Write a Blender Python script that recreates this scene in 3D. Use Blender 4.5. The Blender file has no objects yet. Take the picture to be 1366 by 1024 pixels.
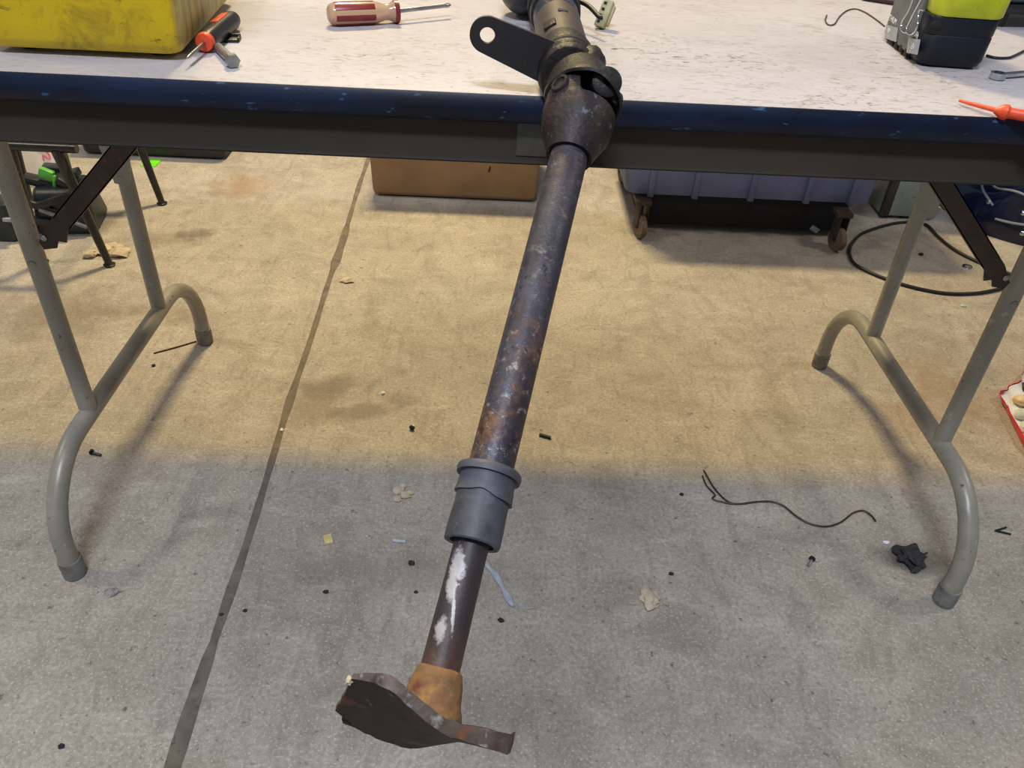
import bpy, bmesh, math, random
from mathutils import Vector, Matrix, noise
random.seed(7)
C = bpy.context.scene.collection
S = bpy.context.scene
V = Vector

# ------------------------------------------------------------------ camera, world, lights, exposure
CAM = V((0.0, -0.6887, 0.9443)); FPX = 1061.76
YAW, PITCH, ROLL = 0.02963, 0.63947, 0.05544
fw = V((math.sin(YAW)*math.cos(PITCH), math.cos(YAW)*math.cos(PITCH), -math.sin(PITCH)))
rt0 = V((math.cos(YAW), -math.sin(YAW), 0)); up0 = rt0.cross(fw)
rt = rt0*math.cos(ROLL) + up0*math.sin(ROLL); up = -rt0*math.sin(ROLL) + up0*math.cos(ROLL)
cd = bpy.data.cameras.new('camera'); cam = bpy.data.objects.new('camera', cd); C.objects.link(cam)
cd.sensor_fit = 'HORIZONTAL'; cd.sensor_width = 36; cd.lens = FPX/1366*36; cd.clip_start = 0.02
m = Matrix((rt, up, -fw)).transposed().to_4x4(); m.translation = CAM; cam.matrix_world = m
S.camera = cam

w = bpy.data.worlds.new('world'); S.world = w; w.use_nodes = True
bg = w.node_tree.nodes['Background']; bg.inputs[0].default_value = (0.70, 0.74, 0.82, 1); bg.inputs[1].default_value = 0.24

def area(name, loc, target, sx, sy, power, col):
    l = bpy.data.lights.new(name, 'AREA'); l.shape = 'RECTANGLE'; l.size = sx; l.size_y = sy
    l.energy = power; l.color = col
    o = bpy.data.objects.new(name, l); C.objects.link(o); o.location = loc
    o.rotation_euler = (V(target)-V(loc)).to_track_quat('-Z', 'Y').to_euler()
    return o
area('ceiling_lamp_back', (-0.35, 2.15, 2.95), (-0.2, 1.0, 0), 0.50, 0.20, 112, (1.0, 0.79, 0.42))
area('ceiling_lamp_left', (-2.5, 0.5, 2.95), (-0.5, 0.5, 0), 0.25, 0.5, 24, (1.0, 0.88, 0.70))
area('ceiling_lamp_right', (2.7, 0.7, 2.95), (0.6, 0.4, 0), 0.25, 0.5, 23, (1.0, 0.88, 0.72))
area('ceiling_lamp_front', (-0.25, -1.14, 2.95), (0, 0.0, 0), 0.75, 0.22, 60, (0.82, 0.88, 1.0))
area('open_door_daylight', (-1.2, -4.2, 1.7), (0, 0, 0.6), 3.0, 2.4, 15, (0.78, 0.87, 1.0))
S.view_settings.view_transform = 'Standard'; S.view_settings.look = 'None'
S.view_settings.gamma = 1; S.view_settings.use_curve_mapping = False; S.view_settings.exposure = -0.04

# ------------------------------------------------------------------ measuring helpers (world points)
def ray(x, y): return rt*((x-683)/FPX) - up*((y-512)/FPX) + fw
def at_z(x, y, z=0.0):
    d = ray(x, y); return CAM + d*((z-CAM.z)/d.z)
def at_y(x, y, Y):
    d = ray(x, y); return CAM + d*((Y-CAM.y)/d.y)
def at_d(x, y, zc): return CAM + ray(x, y)*zc

# ------------------------------------------------------------------ materials
def srgb(r, g, b):
    f = lambda c: (c/255/12.92) if c/255 <= .04045 else ((c/255+.055)/1.055)**2.4
    return (f(r), f(g), f(b), 1)
class NT:
    def __init__(s, name):
        s.m = bpy.data.materials.new(name); s.m.use_nodes = True
        s.t = s.m.node_tree; s.b = s.t.nodes['Principled BSDF']; s.tc = s.n('ShaderNodeTexCoord')
    def n(s, k, **kw):
        x = s.t.nodes.new(k)
        for a, b in kw.items(): setattr(x, a, b)
        return x
    def l(s, a, b): s.t.links.new(a, b)
    def mapping(s, scale=(1, 1, 1), loc=(0, 0, 0), rot=(0, 0, 0)):
        x = s.n('ShaderNodeMapping'); x.inputs['Scale'].default_value = scale
        x.inputs['Location'].default_value = loc; x.inputs['Rotation'].default_value = rot
        s.l(s.tc.outputs['Object'], x.inputs['Vector']); return x.outputs[0]
    def noise(s, scale, detail=6, rough=.55, stretch=(1, 1, 1), dist=0, loc=(0, 0, 0), rot=(0, 0, 0)):
        x = s.n('ShaderNodeTexNoise'); x.inputs['Scale'].default_value = scale
        x.inputs['Detail'].default_value = detail; x.inputs['Roughness'].default_value = rough
        x.inputs['Distortion'].default_value = dist
        s.l(s.mapping(stretch, loc, rot), x.inputs['Vector']); return x.outputs[0]
    def ramp(s, src, lo, hi, a=0.0, b=1.0):
        x = s.n('ShaderNodeMapRange'); x.inputs[1].default_value = lo; x.inputs[2].default_value = hi
        x.inputs[3].default_value = a; x.inputs[4].default_value = b; s.l(src, x.inputs[0]); return x.outputs[0]
    def math(s, op, a, b=None):
        x = s.n('ShaderNodeMath', operation=op)
        for i, v in enumerate((a, b)):
            if v is None: continue
            if isinstance(v, (int, float)): x.inputs[i].default_value = v
            else: s.l(v, x.inputs[i])
        return x.outputs[0]
    def mix(s, fac, a, b, mode='MIX'):
        x = s.n('ShaderNodeMix', data_type='RGBA', blend_type=mode)
        for v, i in ((fac, 0), (a, 6), (b, 7)):
            if isinstance(v, (int, float, tuple)): x.inputs[i].default_value = v
            else: s.l(v, x.inputs[i])
        return x.outputs[2]
    def base(s, c):
        if isinstance(c, tuple): s.b.inputs['Base Color'].default_value = c
        else: s.l(c, s.b.inputs['Base Color'])
    def set(s, **kw):
        for k, v in kw.items():
            i = s.b.inputs[k.replace('_', ' ')]
            if isinstance(v, (int, float, tuple)): i.default_value = v
            else: s.l(v, i)
    def bump(s, h, strength=.3, dist=.002):
        x = s.n('ShaderNodeBump'); x.inputs['Strength'].default_value = strength; x.inputs['Distance'].default_value = dist
        s.l(h, x.inputs['Height']); s.l(x.outputs[0], s.b.inputs['Normal'])

def mat(name, c, c2=None, scale=25, rough=.55, metal=0.0, bump=0.0, bscale=120, lo=.38, hi=.62, spots=(), stretch=(1, 1, 1), spec=None):
    t = NT(name); col = srgb(*c)
    if c2: col = t.mix(t.ramp(t.noise(scale, stretch=stretch), lo, hi), col, srgb(*c2))
    for i, (sc, ss, slo, shi, sst) in enumerate(spots):
        col = t.mix(t.ramp(t.noise(ss, stretch=sst, loc=(3.1*i+1, 1.7*i, .3*i)), slo, shi), col, srgb(*sc))
    t.base(col); t.set(Roughness=rough, Metallic=metal)
    if spec is not None: t.set(Specular_IOR_Level=spec)
    if bump: t.bump(t.noise(bscale), bump, .001)
    return t.m
U = (1, 1, 1)

def floor_material():
    t = NT('concrete_floor')
    a = t.ramp(t.noise(2.2, 8, .6, dist=.6), .3, .7)
    col = t.mix(a, srgb(198, 188, 174), srgb(172, 164, 152))
    col = t.mix(t.ramp(t.noise(9, 8, .65, dist=1.0, loc=(4, 2, 0)), .42, .72, 0, .7), col, srgb(140, 130, 118))
    col = t.mix(t.ramp(t.noise(22, 6, .6, stretch=(1, .35, 1), dist=1.6, rot=(0, 0, .7)), .52, .70, 0, .40), col, srgb(118, 108, 96))
    col = t.mix(t.ramp(t.noise(26, 6, .6, stretch=(.35, 1, 1), dist=1.2, rot=(0, 0, .3), loc=(2, 7, 0)), .54, .7, 0, .38), col, srgb(218, 210, 198))
    col = t.mix(t.ramp(t.noise(160, 3, .6), .35, .7, 0, .6), col, srgb(132, 124, 114))
    col = t.mix(t.ramp(t.noise(300, 2, .5, loc=(9, 9, 0)), .58, .70, 0, .6), col, srgb(222, 216, 206))
    col = t.mix(t.ramp(t.noise(80, 4, .65, loc=(5, 1, 0)), .62, .72, 0, .75), col, srgb(66, 60, 54))
    # stains with a shape of their own: oil and damp patches
    nd = t.noise(16, 5, .6)
    for px, py, rx, ry, c, k in ((320, 248, .11, .10, (152, 118, 80), .6), (265, 313, .05, .05, (72, 62, 54), .7), (215, 318, .10, .05, (110, 92, 70), .5),
                                 (450, 515, .075, .04, (112, 104, 88), .75), (490, 548, .07, .035, (116, 108, 92), .7), (532, 532, .04, .025, (118, 108, 90), .55), (420, 545, .08, .06, (124, 112, 92), .5),
                                 (1260, 520, .10, .14, (150, 116, 80), .55), (1215, 560, .08, .08, (150, 118, 84), .45), (540, 762, .22, .05, (118, 112, 104), .4),
                                 (230, 420, .10, .05, (128, 112, 84), .5), (60, 420, .20, .12, (104, 88, 70), .5), (1215, 745, .05, .045, (72, 68, 66), .75)):
        p = at_z(px, py)
        s = t.mapping((1/rx, 1/ry, 0), (-p.x/rx, -p.y/ry, 0))
        d = t.n('ShaderNodeVectorMath', operation='LENGTH'); t.l(s, d.inputs[0])
        e = t.math('ADD', d.outputs['Value'], t.math('MULTIPLY', t.math('SUBTRACT', nd, .5), 2.6))
        col = t.mix(t.ramp(e, 1.05, .35, 0, k*.8), col, srgb(*c))
    t.base(col); t.set(Roughness=.62, Specular_IOR_Level=.35)
    h = t.math('ADD', t.noise(220, 4, .6), t.math('MULTIPLY', t.noise(35, 6, .6, dist=1), 1.5))
    t.bump(h, .35, .0015)
    return t.m

def tabletop_material():
    t = NT('speckled_laminate')
    col = t.mix(t.ramp(t.noise(5, 6, .6, stretch=(.5, 1, 1)), .3, .7), srgb(190, 186, 191), srgb(170, 165, 169))
    col = t.mix(t.ramp(t.noise(60, 5, .7, stretch=(.4, 1, 1), dist=1.8), .54, .68, 0, .55), col, srgb(150, 134, 122))
    dd = t.n('ShaderNodeVectorMath', operation='LENGTH'); t.l(t.mapping((1/.42, 1/.30, 0), (-.06/.42, .28/.30, 0)), dd.inputs[0])   # grime gathers where the work is done
    near = t.ramp(dd.outputs['Value'], 1.2, .3)
    msk = t.math('MULTIPLY', t.ramp(t.noise(7, 4, .6, loc=(2, 5, 0)), .40, .60), t.math('ADD', t.math('MULTIPLY', near, .75), .25))
    d1 = t.ramp(t.noise(150, 4, .7, stretch=(.40, 1, 1), dist=1.6), .56, .63)
    col = t.mix(t.math('MULTIPLY', t.math('MULTIPLY', d1, msk), .9), col, srgb(90, 70, 54))
    d2 = t.ramp(t.noise(190, 3, .6, stretch=(.7, 1, 1), loc=(7, 1, 0)), .68, .73)
    col = t.mix(t.math('MULTIPLY', t.math('MULTIPLY', d2, t.math('ADD', near, .4)), .7), col, srgb(70, 58, 50))
    d3 = t.ramp(t.noise(40, 6, .75, stretch=(.4, 1, 1), dist=2.4, loc=(1, 1, 0)), .58, .72, 0, .45)
    col = t.mix(d3, col, srgb(150, 120, 90))
    t.base(col); t.set(Roughness=.45, Specular_IOR_Level=.4); t.bump(t.noise(120, 4, stretch=(.4, 1, 1)), .12, .0008)
    return t.m

def tube_paint():
    t = NT('worn_shaft_paint')
    col = t.mix(t.ramp(t.noise(14, 7, .65), .38, .62), srgb(72, 75, 90), srgb(54, 49, 58))
    z = t.n('ShaderNodeSeparateXYZ'); t.l(t.tc.outputs['Object'], z.inputs[0])
    low = t.ramp(z.outputs[1], -.32, -.42)          # more rust toward the lower end of the tube
    r = t.math('MULTIPLY', t.ramp(t.noise(40, 8, .7, loc=(3, 0, 1)), .44, .60), t.math('ADD', t.math('MULTIPLY', low, .85), .12))
    col = t.mix(r, col, t.mix(t.ramp(t.noise(80, 5, .7, loc=(5, 5, 2)), .42, .6), srgb(84, 56, 42), srgb(134, 98, 64)))
    col = t.mix(t.math('MULTIPLY', t.ramp(t.noise(130, 5, .75, loc=(1, 4, 1)), .56, .66), t.math('ADD', t.math('MULTIPLY', low, .6), .35)), col, srgb(150, 144, 140))
    col = t.mix(t.ramp(t.noise(90, 4, .7, loc=(7, 4, 1)), .60, .68, 0, .9), col, srgb(34, 28, 30))
    t.base(col); t.set(Roughness=t.ramp(t.noise(30, 5), .3, .7, .38, .62), Metallic=.35)
    t.bump(t.math('ADD', t.noise(180, 4, .7), t.noise(60, 4)), .5, .0012)
    return t.m

def inner_material():
    t = NT('stained_slip_tube')
    col = t.mix(t.ramp(t.noise(16, 7, .65), .38, .62), srgb(56, 49, 56), srgb(54, 43, 44))
    z = t.n('ShaderNodeSeparateXYZ'); t.l(t.tc.outputs['Object'], z.inputs[0])
    def patch(c, sx, amp, k):
        s = t.n('ShaderNodeVectorMath', operation='SUBTRACT'); t.l(t.tc.outputs['Object'], s.inputs[0]); s.inputs[1].default_value = c
        m_ = t.n('ShaderNodeVectorMath', operation='MULTIPLY'); t.l(s.outputs[0], m_.inputs[0]); m_.inputs[1].default_value = tuple(1/v for v in sx)
        d = t.n('ShaderNodeVectorMath', operation='LENGTH'); t.l(m_.outputs[0], d.inputs[0])
        return t.ramp(t.math('ADD', d.outputs['Value'], t.math('MULTIPLY', t.math('SUBTRACT', t.noise(110, 7, .75), .5), amp)), 1.05, .6, 0, k)
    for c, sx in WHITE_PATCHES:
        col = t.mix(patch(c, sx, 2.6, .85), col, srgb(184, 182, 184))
    low = t.ramp(z.outputs[1], -.520, -.542)
    col = t.mix(t.math('MULTIPLY', low, t.ramp(t.noise(60, 6, .7), .3, .6)), col, srgb(92, 66, 54))
    t.base(col); t.set(Roughness=.5, Metallic=.15); t.bump(t.noise(150, 5, .7), .5, .001)
    return t.m

P1 = V((.0519, -.0937, .7223)); DV = V((-.2, -.8473, -.4921)).normalized()
def SH(s): return P1 + DV*s
E1 = DV.cross(V((0, 0, 1))).normalized()          # across the shaft
if E1.dot(rt) < 0: E1 = -E1
E2 = E1.cross(DV); E2 = E2 if E2.z > 0 else -E2   # up side of the shaft

ROOT_SHAFT = V((.052, .12, .737))
def lp(p): return tuple(p - ROOT_SHAFT)
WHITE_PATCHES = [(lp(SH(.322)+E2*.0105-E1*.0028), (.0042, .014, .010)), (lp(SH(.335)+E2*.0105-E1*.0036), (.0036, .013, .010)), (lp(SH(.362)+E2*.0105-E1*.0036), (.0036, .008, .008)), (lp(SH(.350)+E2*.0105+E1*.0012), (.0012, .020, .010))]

MAT = dict(
    floor=floor_material(), top=tabletop_material(), shaft=tube_paint(), inner=inner_material(),
    sealant=mat('joint_sealant', (122, 112, 100), (100, 92, 82), 30, .8, spots=(((88, 80, 72), 90, .6, .7, U),)),
    trim=mat('blue_vinyl_trim', (12, 30, 60), (7, 15, 32), 9, .42, spec=.3, bump=.15, spots=(((56, 86, 124), 150, .64, .70, (.35, 1, 1)), ((10, 12, 18), 18, .58, .7, (.4, 1, 1)))),
    apron=mat('brown_apron_paint', (56, 51, 43), (48, 44, 38), 5, .65, spec=.2, bump=.05),
    leg=mat('beige_leg_paint', (158, 154, 142), (142, 138, 128), 12, .38, metal=.1, spots=(((92, 84, 72), 140, .64, .72, U), ((182, 180, 174), 50, .64, .74, U))),
    cap=mat('grey_foot_cap', (132, 130, 126), (108, 106, 102), 40, .6, spots=(((80, 74, 66), 90, .58, .7, U),)),
    brace=mat('brown_brace_steel', (70, 56, 48), (58, 46, 40), 30, .55, metal=.3, spots=(((100, 70, 50), 70, .62, .72, U),)),
    steel=mat('bare_steel', (170, 172, 176), (140, 142, 146), 60, .32, metal=.9),
    sticker=mat('grey_sticker', (72, 71, 68), (58, 57, 55), 60, .5),
    castrust=mat('cast_brown_iron', (48, 36, 39), (32, 26, 30), 45, .5, metal=.1, spec=.35, bump=1.0, bscale=170, spots=(((56, 42, 37), 60, .55, .7, U), ((90, 92, 104), 150, .60, .7, U), ((30, 25, 27), 110, .58, .68, U))),
    darkiron=mat('greasy_dark_iron', (21, 19, 21), (31, 26, 27), 50, .5, metal=.0, spec=.35, bump=1.0, bscale=200, spots=(((62, 48, 40), 70, .62, .72, U),)),
    arm=mat('black_arm_paint', (30, 29, 33), (38, 36, 40), 30, .5, bump=.15, spots=(((60, 56, 58), 200, .66, .74, U),)),
    column=mat('brown_dusty_column', (78, 66, 60), (64, 57, 56), 26, .5, metal=.25, bump=.2, bscale=200, spots=(((98, 76, 62), 50, .58, .7, U), ((60, 54, 54), 80, .62, .7, U))),
    colblue=mat('blue_grey_column_steel', (84, 92, 108), (62, 68, 82), 30, .3, metal=.6, bump=.1),
    black=mat('black_plastic', (22, 23, 27), (30, 31, 35), 40, .42),
    rubber=mat('grey_rubber', (72, 76, 86), (58, 60, 68), 30, .55, bump=.3, bscale=240, spots=(((96, 98, 106), 60, .60, .72, U), ((44, 40, 40), 30, .60, .7, U))),
    hub=mat('orange_rust', (134, 98, 58), (106, 76, 50), 70, .8, bump=.6, bscale=260, spots=(((100, 90, 66), 95, .52, .64, U), ((156, 116, 62), 60, .58, .68, U), ((96, 46, 36), 50, .6, .7, U))),
    flange=mat('dark_rust_plate', (44, 31, 25), (26, 19, 17), 30, .7, metal=.1, bump=.7, bscale=200, spots=(((92, 56, 32), 40, .56, .68, U), ((104, 100, 100), 90, .66, .72, U))),
    wornedge=mat('worn_flange_edge', (92, 78, 70), (64, 52, 46), 50, .5, metal=.3, bump=.6, spots=(((146, 142, 140), 90, .58, .68, U), ((112, 70, 42), 60, .6, .7, U))),
    ivory=mat('ivory_plug_plastic', (178, 170, 124), (158, 150, 110), 120, .5),
    yellow=None, lime=mat('lime_plastic', (186, 194, 30), (164, 174, 24), 40, .4, spots=(((120, 120, 40), 80, .62, .74, U),)),
    navy=mat('charcoal_battery_plastic', (17, 22, 34), (13, 17, 28), 30, .5, spec=.35, bump=.1),
    grey=mat('grey_battery_plastic', (92, 94, 96), (82, 84, 86), 40, .5),
    labelgrey=mat('light_grey_label', (150, 154, 164), (138, 142, 152), 80, .4),
    white=mat('white_print', (228, 228, 226), None, rough=.5),
    chrome=mat('chrome', (200, 204, 212), (180, 184, 192), 80, .18, metal=1.0),
    zinc=mat('zinc_bolt', (164, 166, 164), (140, 142, 142), 120, .38, metal=.7),
    orange=mat('orange_plastic', (240, 92, 52), (226, 78, 42), 60, .42),
    red=mat('red_inlay', (140, 44, 48), (118, 32, 36), 60, .35),
    cardboard=mat('brown_cardboard', (142, 110, 74), (132, 101, 67), 12, .85, spots=(((146, 108, 54), 6, .56, .72, U),)),
    dark=mat('near_black_dark', (14, 14, 16), None, rough=.8),
    tote=mat('blue_grey_tote_plastic', (88, 93, 120), (79, 84, 110), 14, .5, spots=(((78, 80, 108), 40, .62, .74, U),)),
    caster=mat('dusty_caster_wheel', (112, 94, 78), (88, 72, 60), 50, .7),
    enamel=mat('pale_green_enamel', (134, 142, 132), (122, 130, 120), 20, .4, spots=(((86, 78, 66), 50, .62, .72, U),)),
    bluebag=mat('glossy_blue_plastic', (12, 26, 56), (7, 14, 36), 8, .14, bump=.3, bscale=22),
    piping=mat('grey_piping', (120, 124, 132), None, rough=.4),
    cable=mat('black_cable_rubber', (26, 26, 28), None, rough=.5),
    standblack=mat('scuffed_black_stand', (28, 27, 28), (40, 38, 36), 60, .3, spots=(((96, 92, 86), 90, .66, .72, U),)),
    paper=mat('white_paper', (242, 242, 246), (234, 234, 240), 20, .8),
    pink=mat('pink_marker', (232, 130, 160), None, rough=.7),
    green=mat('green_clip_plastic', (92, 176, 64), (76, 154, 54), 60, .5),
    neon=mat('fluorescent_green_tag', (118, 236, 20), (104, 220, 16), 60, .6),
    teal=mat('dark_teal_plastic', (24, 34, 36), (30, 40, 42), 20, .4),
    redfoil=mat('red_foil', (216, 58, 66), (196, 44, 54), 40, .28, spots=(((240, 150, 140), 60, .62, .72, U),)),
    beige=mat('beige_wrapper', (214, 178, 120), (232, 222, 200), 40, .6),
    cream=mat('pale_packet', (222, 222, 208), (190, 194, 176), 50, .6, spots=(((70, 52, 40), 90, .66, .70, U),)),
    plaster=mat('pale_plaster_crumb', (206, 192, 168), (184, 168, 142), 90, .9),
    strip=mat('silvery_blue_strip', (190, 198, 208), (160, 170, 182), 60, .35),
    copper=mat('brown_wire', (74, 50, 40), (58, 40, 34), 60, .5),
    fluff=mat('charred_black_fluff', (34, 32, 34), (58, 56, 58), 160, .9),
    redwood=mat('dark_red_grip', (62, 30, 26), None, rough=.5),
    greyscrap=mat('grey_paper_scrap', (160, 156, 154), (120, 116, 114), 200, .8),
    tape=mat('yellow_paper_scrap', (214, 190, 120), (226, 206, 150), 80, .8),
    duskgrey=mat('blue_grey_tool_plastic', (70, 84, 96), (52, 62, 72), 60, .35, spots=(((130, 150, 164), 90, .62, .7, U),)),
)
def yellow_material():
    t = NT('dirty_yellow_plastic')
    col = t.mix(t.ramp(t.noise(20, 6), .3, .7), srgb(216, 186, 4), srgb(204, 172, 8))
    g = t.ramp(t.noise(30, 8, .72, dist=.5), .50, .70, 0, .7); col = t.mix(g, col, srgb(118, 96, 30))
    col = t.mix(t.ramp(t.noise(90, 7, .75, stretch=(.6, .6, 1), loc=(3, 3, 3), dist=.4), .60, .68, 0, .8), col, srgb(64, 46, 24))
    z = t.n('ShaderNodeNewGeometry'); s = t.n('ShaderNodeSeparateXYZ'); t.l(z.outputs['Normal'], s.inputs[0])
    # the right-hand side is worn and caked with dust, streaked from top to bottom
    side = t.ramp(s.outputs[0], .55, .9)
    dirt = t.mix(t.ramp(t.noise(90, 6, .7, stretch=(1, 1, .18)), .4, .62), srgb(172, 156, 96), srgb(104, 90, 52))
    col = t.mix(t.math('MULTIPLY', side, .85), col, dirt)
    t.base(col); t.set(Roughness=.5); t.bump(t.noise(90, 5), .15, .001)
    return t.m
MAT['yellow'] = yellow_material()
def clear_material():
    t = NT('clear_amber_handle'); t.base(srgb(222, 184, 150)); t.set(Roughness=.15, Transmission_Weight=.4, IOR=1.49); return t.m
MAT['clear'] = clear_material()

# ------------------------------------------------------------------ shape helpers
def box(bm, c, size, bev=0.0, rot=None, seg=2, taper=None):
    """box centred on c; rot = 3x3 matrix; taper = (sx, sy) scale of the top face"""
    r = bmesh.ops.create_cube(bm, size=1)['verts']
    for v in r:
        k = (v.co.z > 0 and taper) or (1, 1)
        v.co = V((v.co.x*size[0]*k[0], v.co.y*size[1]*k[1], v.co.z*size[2]))
    if bev:
        es = list({e for v in r for e in v.link_edges})
        g = bmesh.ops.bevel(bm, geom=es, offset=bev, segments=seg, profile=.5, affect='EDGES')
        r = list({v for f in g['faces'] for v in f.verts} | {v for v in r if v.is_valid})
    for v in r: v.co = ((rot @ v.co) if rot else v.co) + V(c)
    return r
def frame(ax):
    ax = ax.normalized(); a = V((0, 0, 1)) if abs(ax.z) < .9 else V((1, 0, 0))
    x = a.cross(ax).normalized(); return x, ax.cross(x), ax
def tube(bm, pts, r, n=12, cap=True, flat=1.0):
    pts = [V(p) for p in pts]; rs = r if isinstance(r, (list, tuple)) else [r]*len(pts)
    rings = []; pn = None
    for i, p in enumerate(pts):
        t = (pts[min(i+1, len(pts)-1)] - pts[max(i-1, 0)]).normalized()
        if pn is None: x, y, _ = frame(t)
        else:
            x = (pn - t*pn.dot(t)).normalized(); y = t.cross(x)
        pn = x
        rings.append([bm.verts.new(p + (x*math.cos(a)+y*math.sin(a)*flat)*rs[i]) for a in (2*math.pi*k/n for k in range(n))])
    for A, B in zip(rings, rings[1:]):
        for k in range(n): bm.faces.new((A[k], A[(k+1) % n], B[(k+1) % n], B[k]))
    if cap: bm.faces.new(rings[0][::-1]); bm.faces.new(rings[-1])
    return rings
def smooth_path(pts, sub=6):
    pts = [V(p) for p in pts]; o = []
    for i in range(len(pts)-1):
        p0, p1, p2, p3 = pts[max(i-1, 0)], pts[i], pts[i+1], pts[min(i+2, len(pts)-1)]
        for k in range(sub):
            t = k/sub
            o.append(.5*((2*p1)+(p2-p0)*t+(2*p0-5*p1+4*p2-p3)*t*t+(3*p1-p0-3*p2+p3)*t**3))
    return o+[pts[-1]]
def lathe(bm, prof, o, ax, n=32, fn=None, x=None, closed=False):
    """prof [(s, r)] along ax from o. fn(i, ang, s, r) -> (s, r). x = direction of angle 0"""
    o = V(o); X, Y, Z = frame(V(ax))
    if x is not None:
        X = (x - Z*x.dot(Z)).normalized(); Y = Z.cross(X)
    rings = []
    for i, (s, r) in enumerate(prof):
        ring = []
        for k in range(n):
            a = 2*math.pi*k/n; ss, rr = fn(i, a, s, r) if fn else (s, r)
            ring.append(bm.verts.new(o + Z*ss + (X*math.cos(a)+Y*math.sin(a))*rr))
        rings.append(ring)
    for A, B in zip(rings, rings[1:]):
        for k in range(n): bm.faces.new((A[k], A[(k+1) % n], B[(k+1) % n], B[k]))
    if closed:
        A, B = rings[-1], rings[0]
        for k in range(n): bm.faces.new((A[k], A[(k+1) % n], B[(k+1) % n], B[k]))
    else:
        bm.faces.new(rings[0][::-1]); bm.faces.new(rings[-1])
    return rings
def prism(bm, poly, o, X, Y, N, th, holes=None):
    """2-D outline poly in frame (o, X, Y), thickness th along N"""
    o = V(o)
    a = [bm.verts.new(o+X*p[0]+Y*p[1]) for p in poly]; b = [bm.verts.new(o+X*p[0]+Y*p[1]+N*th) for p in poly]
    bm.faces.new(a[::-1]); bm.faces.new(b)
    for k in range(len(poly)): bm.faces.new((a[k], a[(k+1) % len(poly)], b[(k+1) % len(poly)], b[k]))
def ring_plate(bm, outer, inner, o, X, Y, N, th):
    """plate with a hole: outer and inner outlines with equal counts"""
    o = V(o); L = []
    for h in (0, th):
        L.append([[bm.verts.new(o+X*p[0]+Y*p[1]+N*h) for p in q] for q in (outer, inner)])
    n = len(outer)
    for k in range(n):
        j = (k+1) % n
        bm.faces.new((L[0][0][j], L[0][0][k], L[0][1][k], L[0][1][j])); bm.faces.new((L[1][0][k], L[1][0][j], L[1][1][j], L[1][1][k]))
        bm.faces.new((L[0][0][k], L[0][0][j], L[1][0][j], L[1][0][k])); bm.faces.new((L[0][1][j], L[0][1][k], L[1][1][k], L[1][1][j]))
def grid_solid(bm, A, B, th):
    """thick sheet between point rows A[i][j] (list of rows); th = offset vector of the far side"""
    n, k = len(A), len(A[0])
    a = [[bm.verts.new(p) for p in r] for r in A]; b = [[bm.verts.new(p+(th[i_] if isinstance(th, list) else th)) for p in r] for i_, r in enumerate(A)]
    for i in range(n-1):
        for j in range(k-1):
            bm.faces.new((a[i][j], a[i+1][j], a[i+1][j+1], a[i][j+1])); bm.faces.new((b[i][j], b[i][j+1], b[i+1][j+1], b[i+1][j]))
    for i in range(n-1):
        for j in (0, k-1): bm.faces.new((a[i][j], b[i][j], b[i+1][j], a[i+1][j]))
    for j in range(k-1):
        for i in (0, n-1): bm.faces.new((a[i][j], a[i][j+1], b[i][j+1], b[i][j]))
def lump(bm, c, rad, seed=0, amp=.35, fr=1.6, sub=2, zmin=None):
    r = bmesh.ops.create_icosphere(bm, subdivisions=sub, radius=1)['verts']
    for v in r:
        d = v.co.normalized(); k = 1+amp*noise.noise(d*fr+V((seed*3.7, seed, 0)))+amp*.5*noise.noise(d*fr*2.7+V((seed, 9, 0)))
        v.co = V(c)+V((d.x*rad[0], d.y*rad[1], d.z*rad[2]))*k
        if zmin is not None and v.co.z < zmin: v.co.z = zmin
    return r

def wloc(o):
    p = V((0, 0, 0))
    while o: p += V(o.location); o = o.parent
    return p
def obj(name, bm, m, parent=None, loc=None, ang=40):
    """link bm (world coordinates) as one mesh object; origin at loc (top level) or at the parent's"""
    o_ = wloc(parent) if parent else V(loc or (0, 0, 0))
    bmesh.ops.recalc_face_normals(bm, faces=bm.faces)
    bmesh.ops.translate(bm, verts=bm.verts, vec=-o_)
    me = bpy.data.meshes.new(name); bm.to_mesh(me); bm.free()
    for p in me.polygons: p.use_smooth = True
    if ang is not None: me.set_sharp_from_angle(angle=math.radians(ang))
    me.materials.append(MAT[m] if isinstance(m, str) else m)
    o = bpy.data.objects.new(name, me); C.objects.link(o)
    if parent: o.parent = parent
    else: o.location = o_
    return o
def tag(o, label, cat=None, group=None):
    if label: o['label'] = label
    if cat: o['category'] = cat
    if group: o['group'] = group
    return o
def thing(name, loc, label, cat, group=None):
    o = bpy.data.objects.new(name, None); o.empty_display_size = .05; C.objects.link(o); o.location = loc
    return tag(o, label, cat, group)
B = bmesh.new
def circ(n, r, c=(0, 0), a0=0.0): return [(c[0]+r*math.cos(a0+2*math.pi*k/n), c[1]+r*math.sin(a0+2*math.pi*k/n)) for k in range(n)]
def text(parent, body, o, X, Y, size, m, name='lettering'):
    cu = bpy.data.curves.new(name, 'FONT'); cu.body = body; cu.size = size; cu.extrude = .0001; cu.align_x = 'CENTER'; cu.align_y = 'CENTER'
    to = bpy.data.objects.new(name, cu); C.objects.link(to)
    dg = bpy.context.evaluated_depsgraph_get(); me = bpy.data.meshes.new_from_object(to.evaluated_get(dg))
    bpy.data.objects.remove(to); bpy.data.curves.remove(cu)
    N = X.cross(Y); M_ = Matrix((X, Y, N)).transposed().to_4x4(); M_.translation = V(o)-wloc(parent); me.transform(M_)
    me.materials.clear(); me.materials.append(MAT[m]); me.name = name
    q = bpy.data.objects.new(name, me); C.objects.link(q); q.parent = parent; return q

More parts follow.
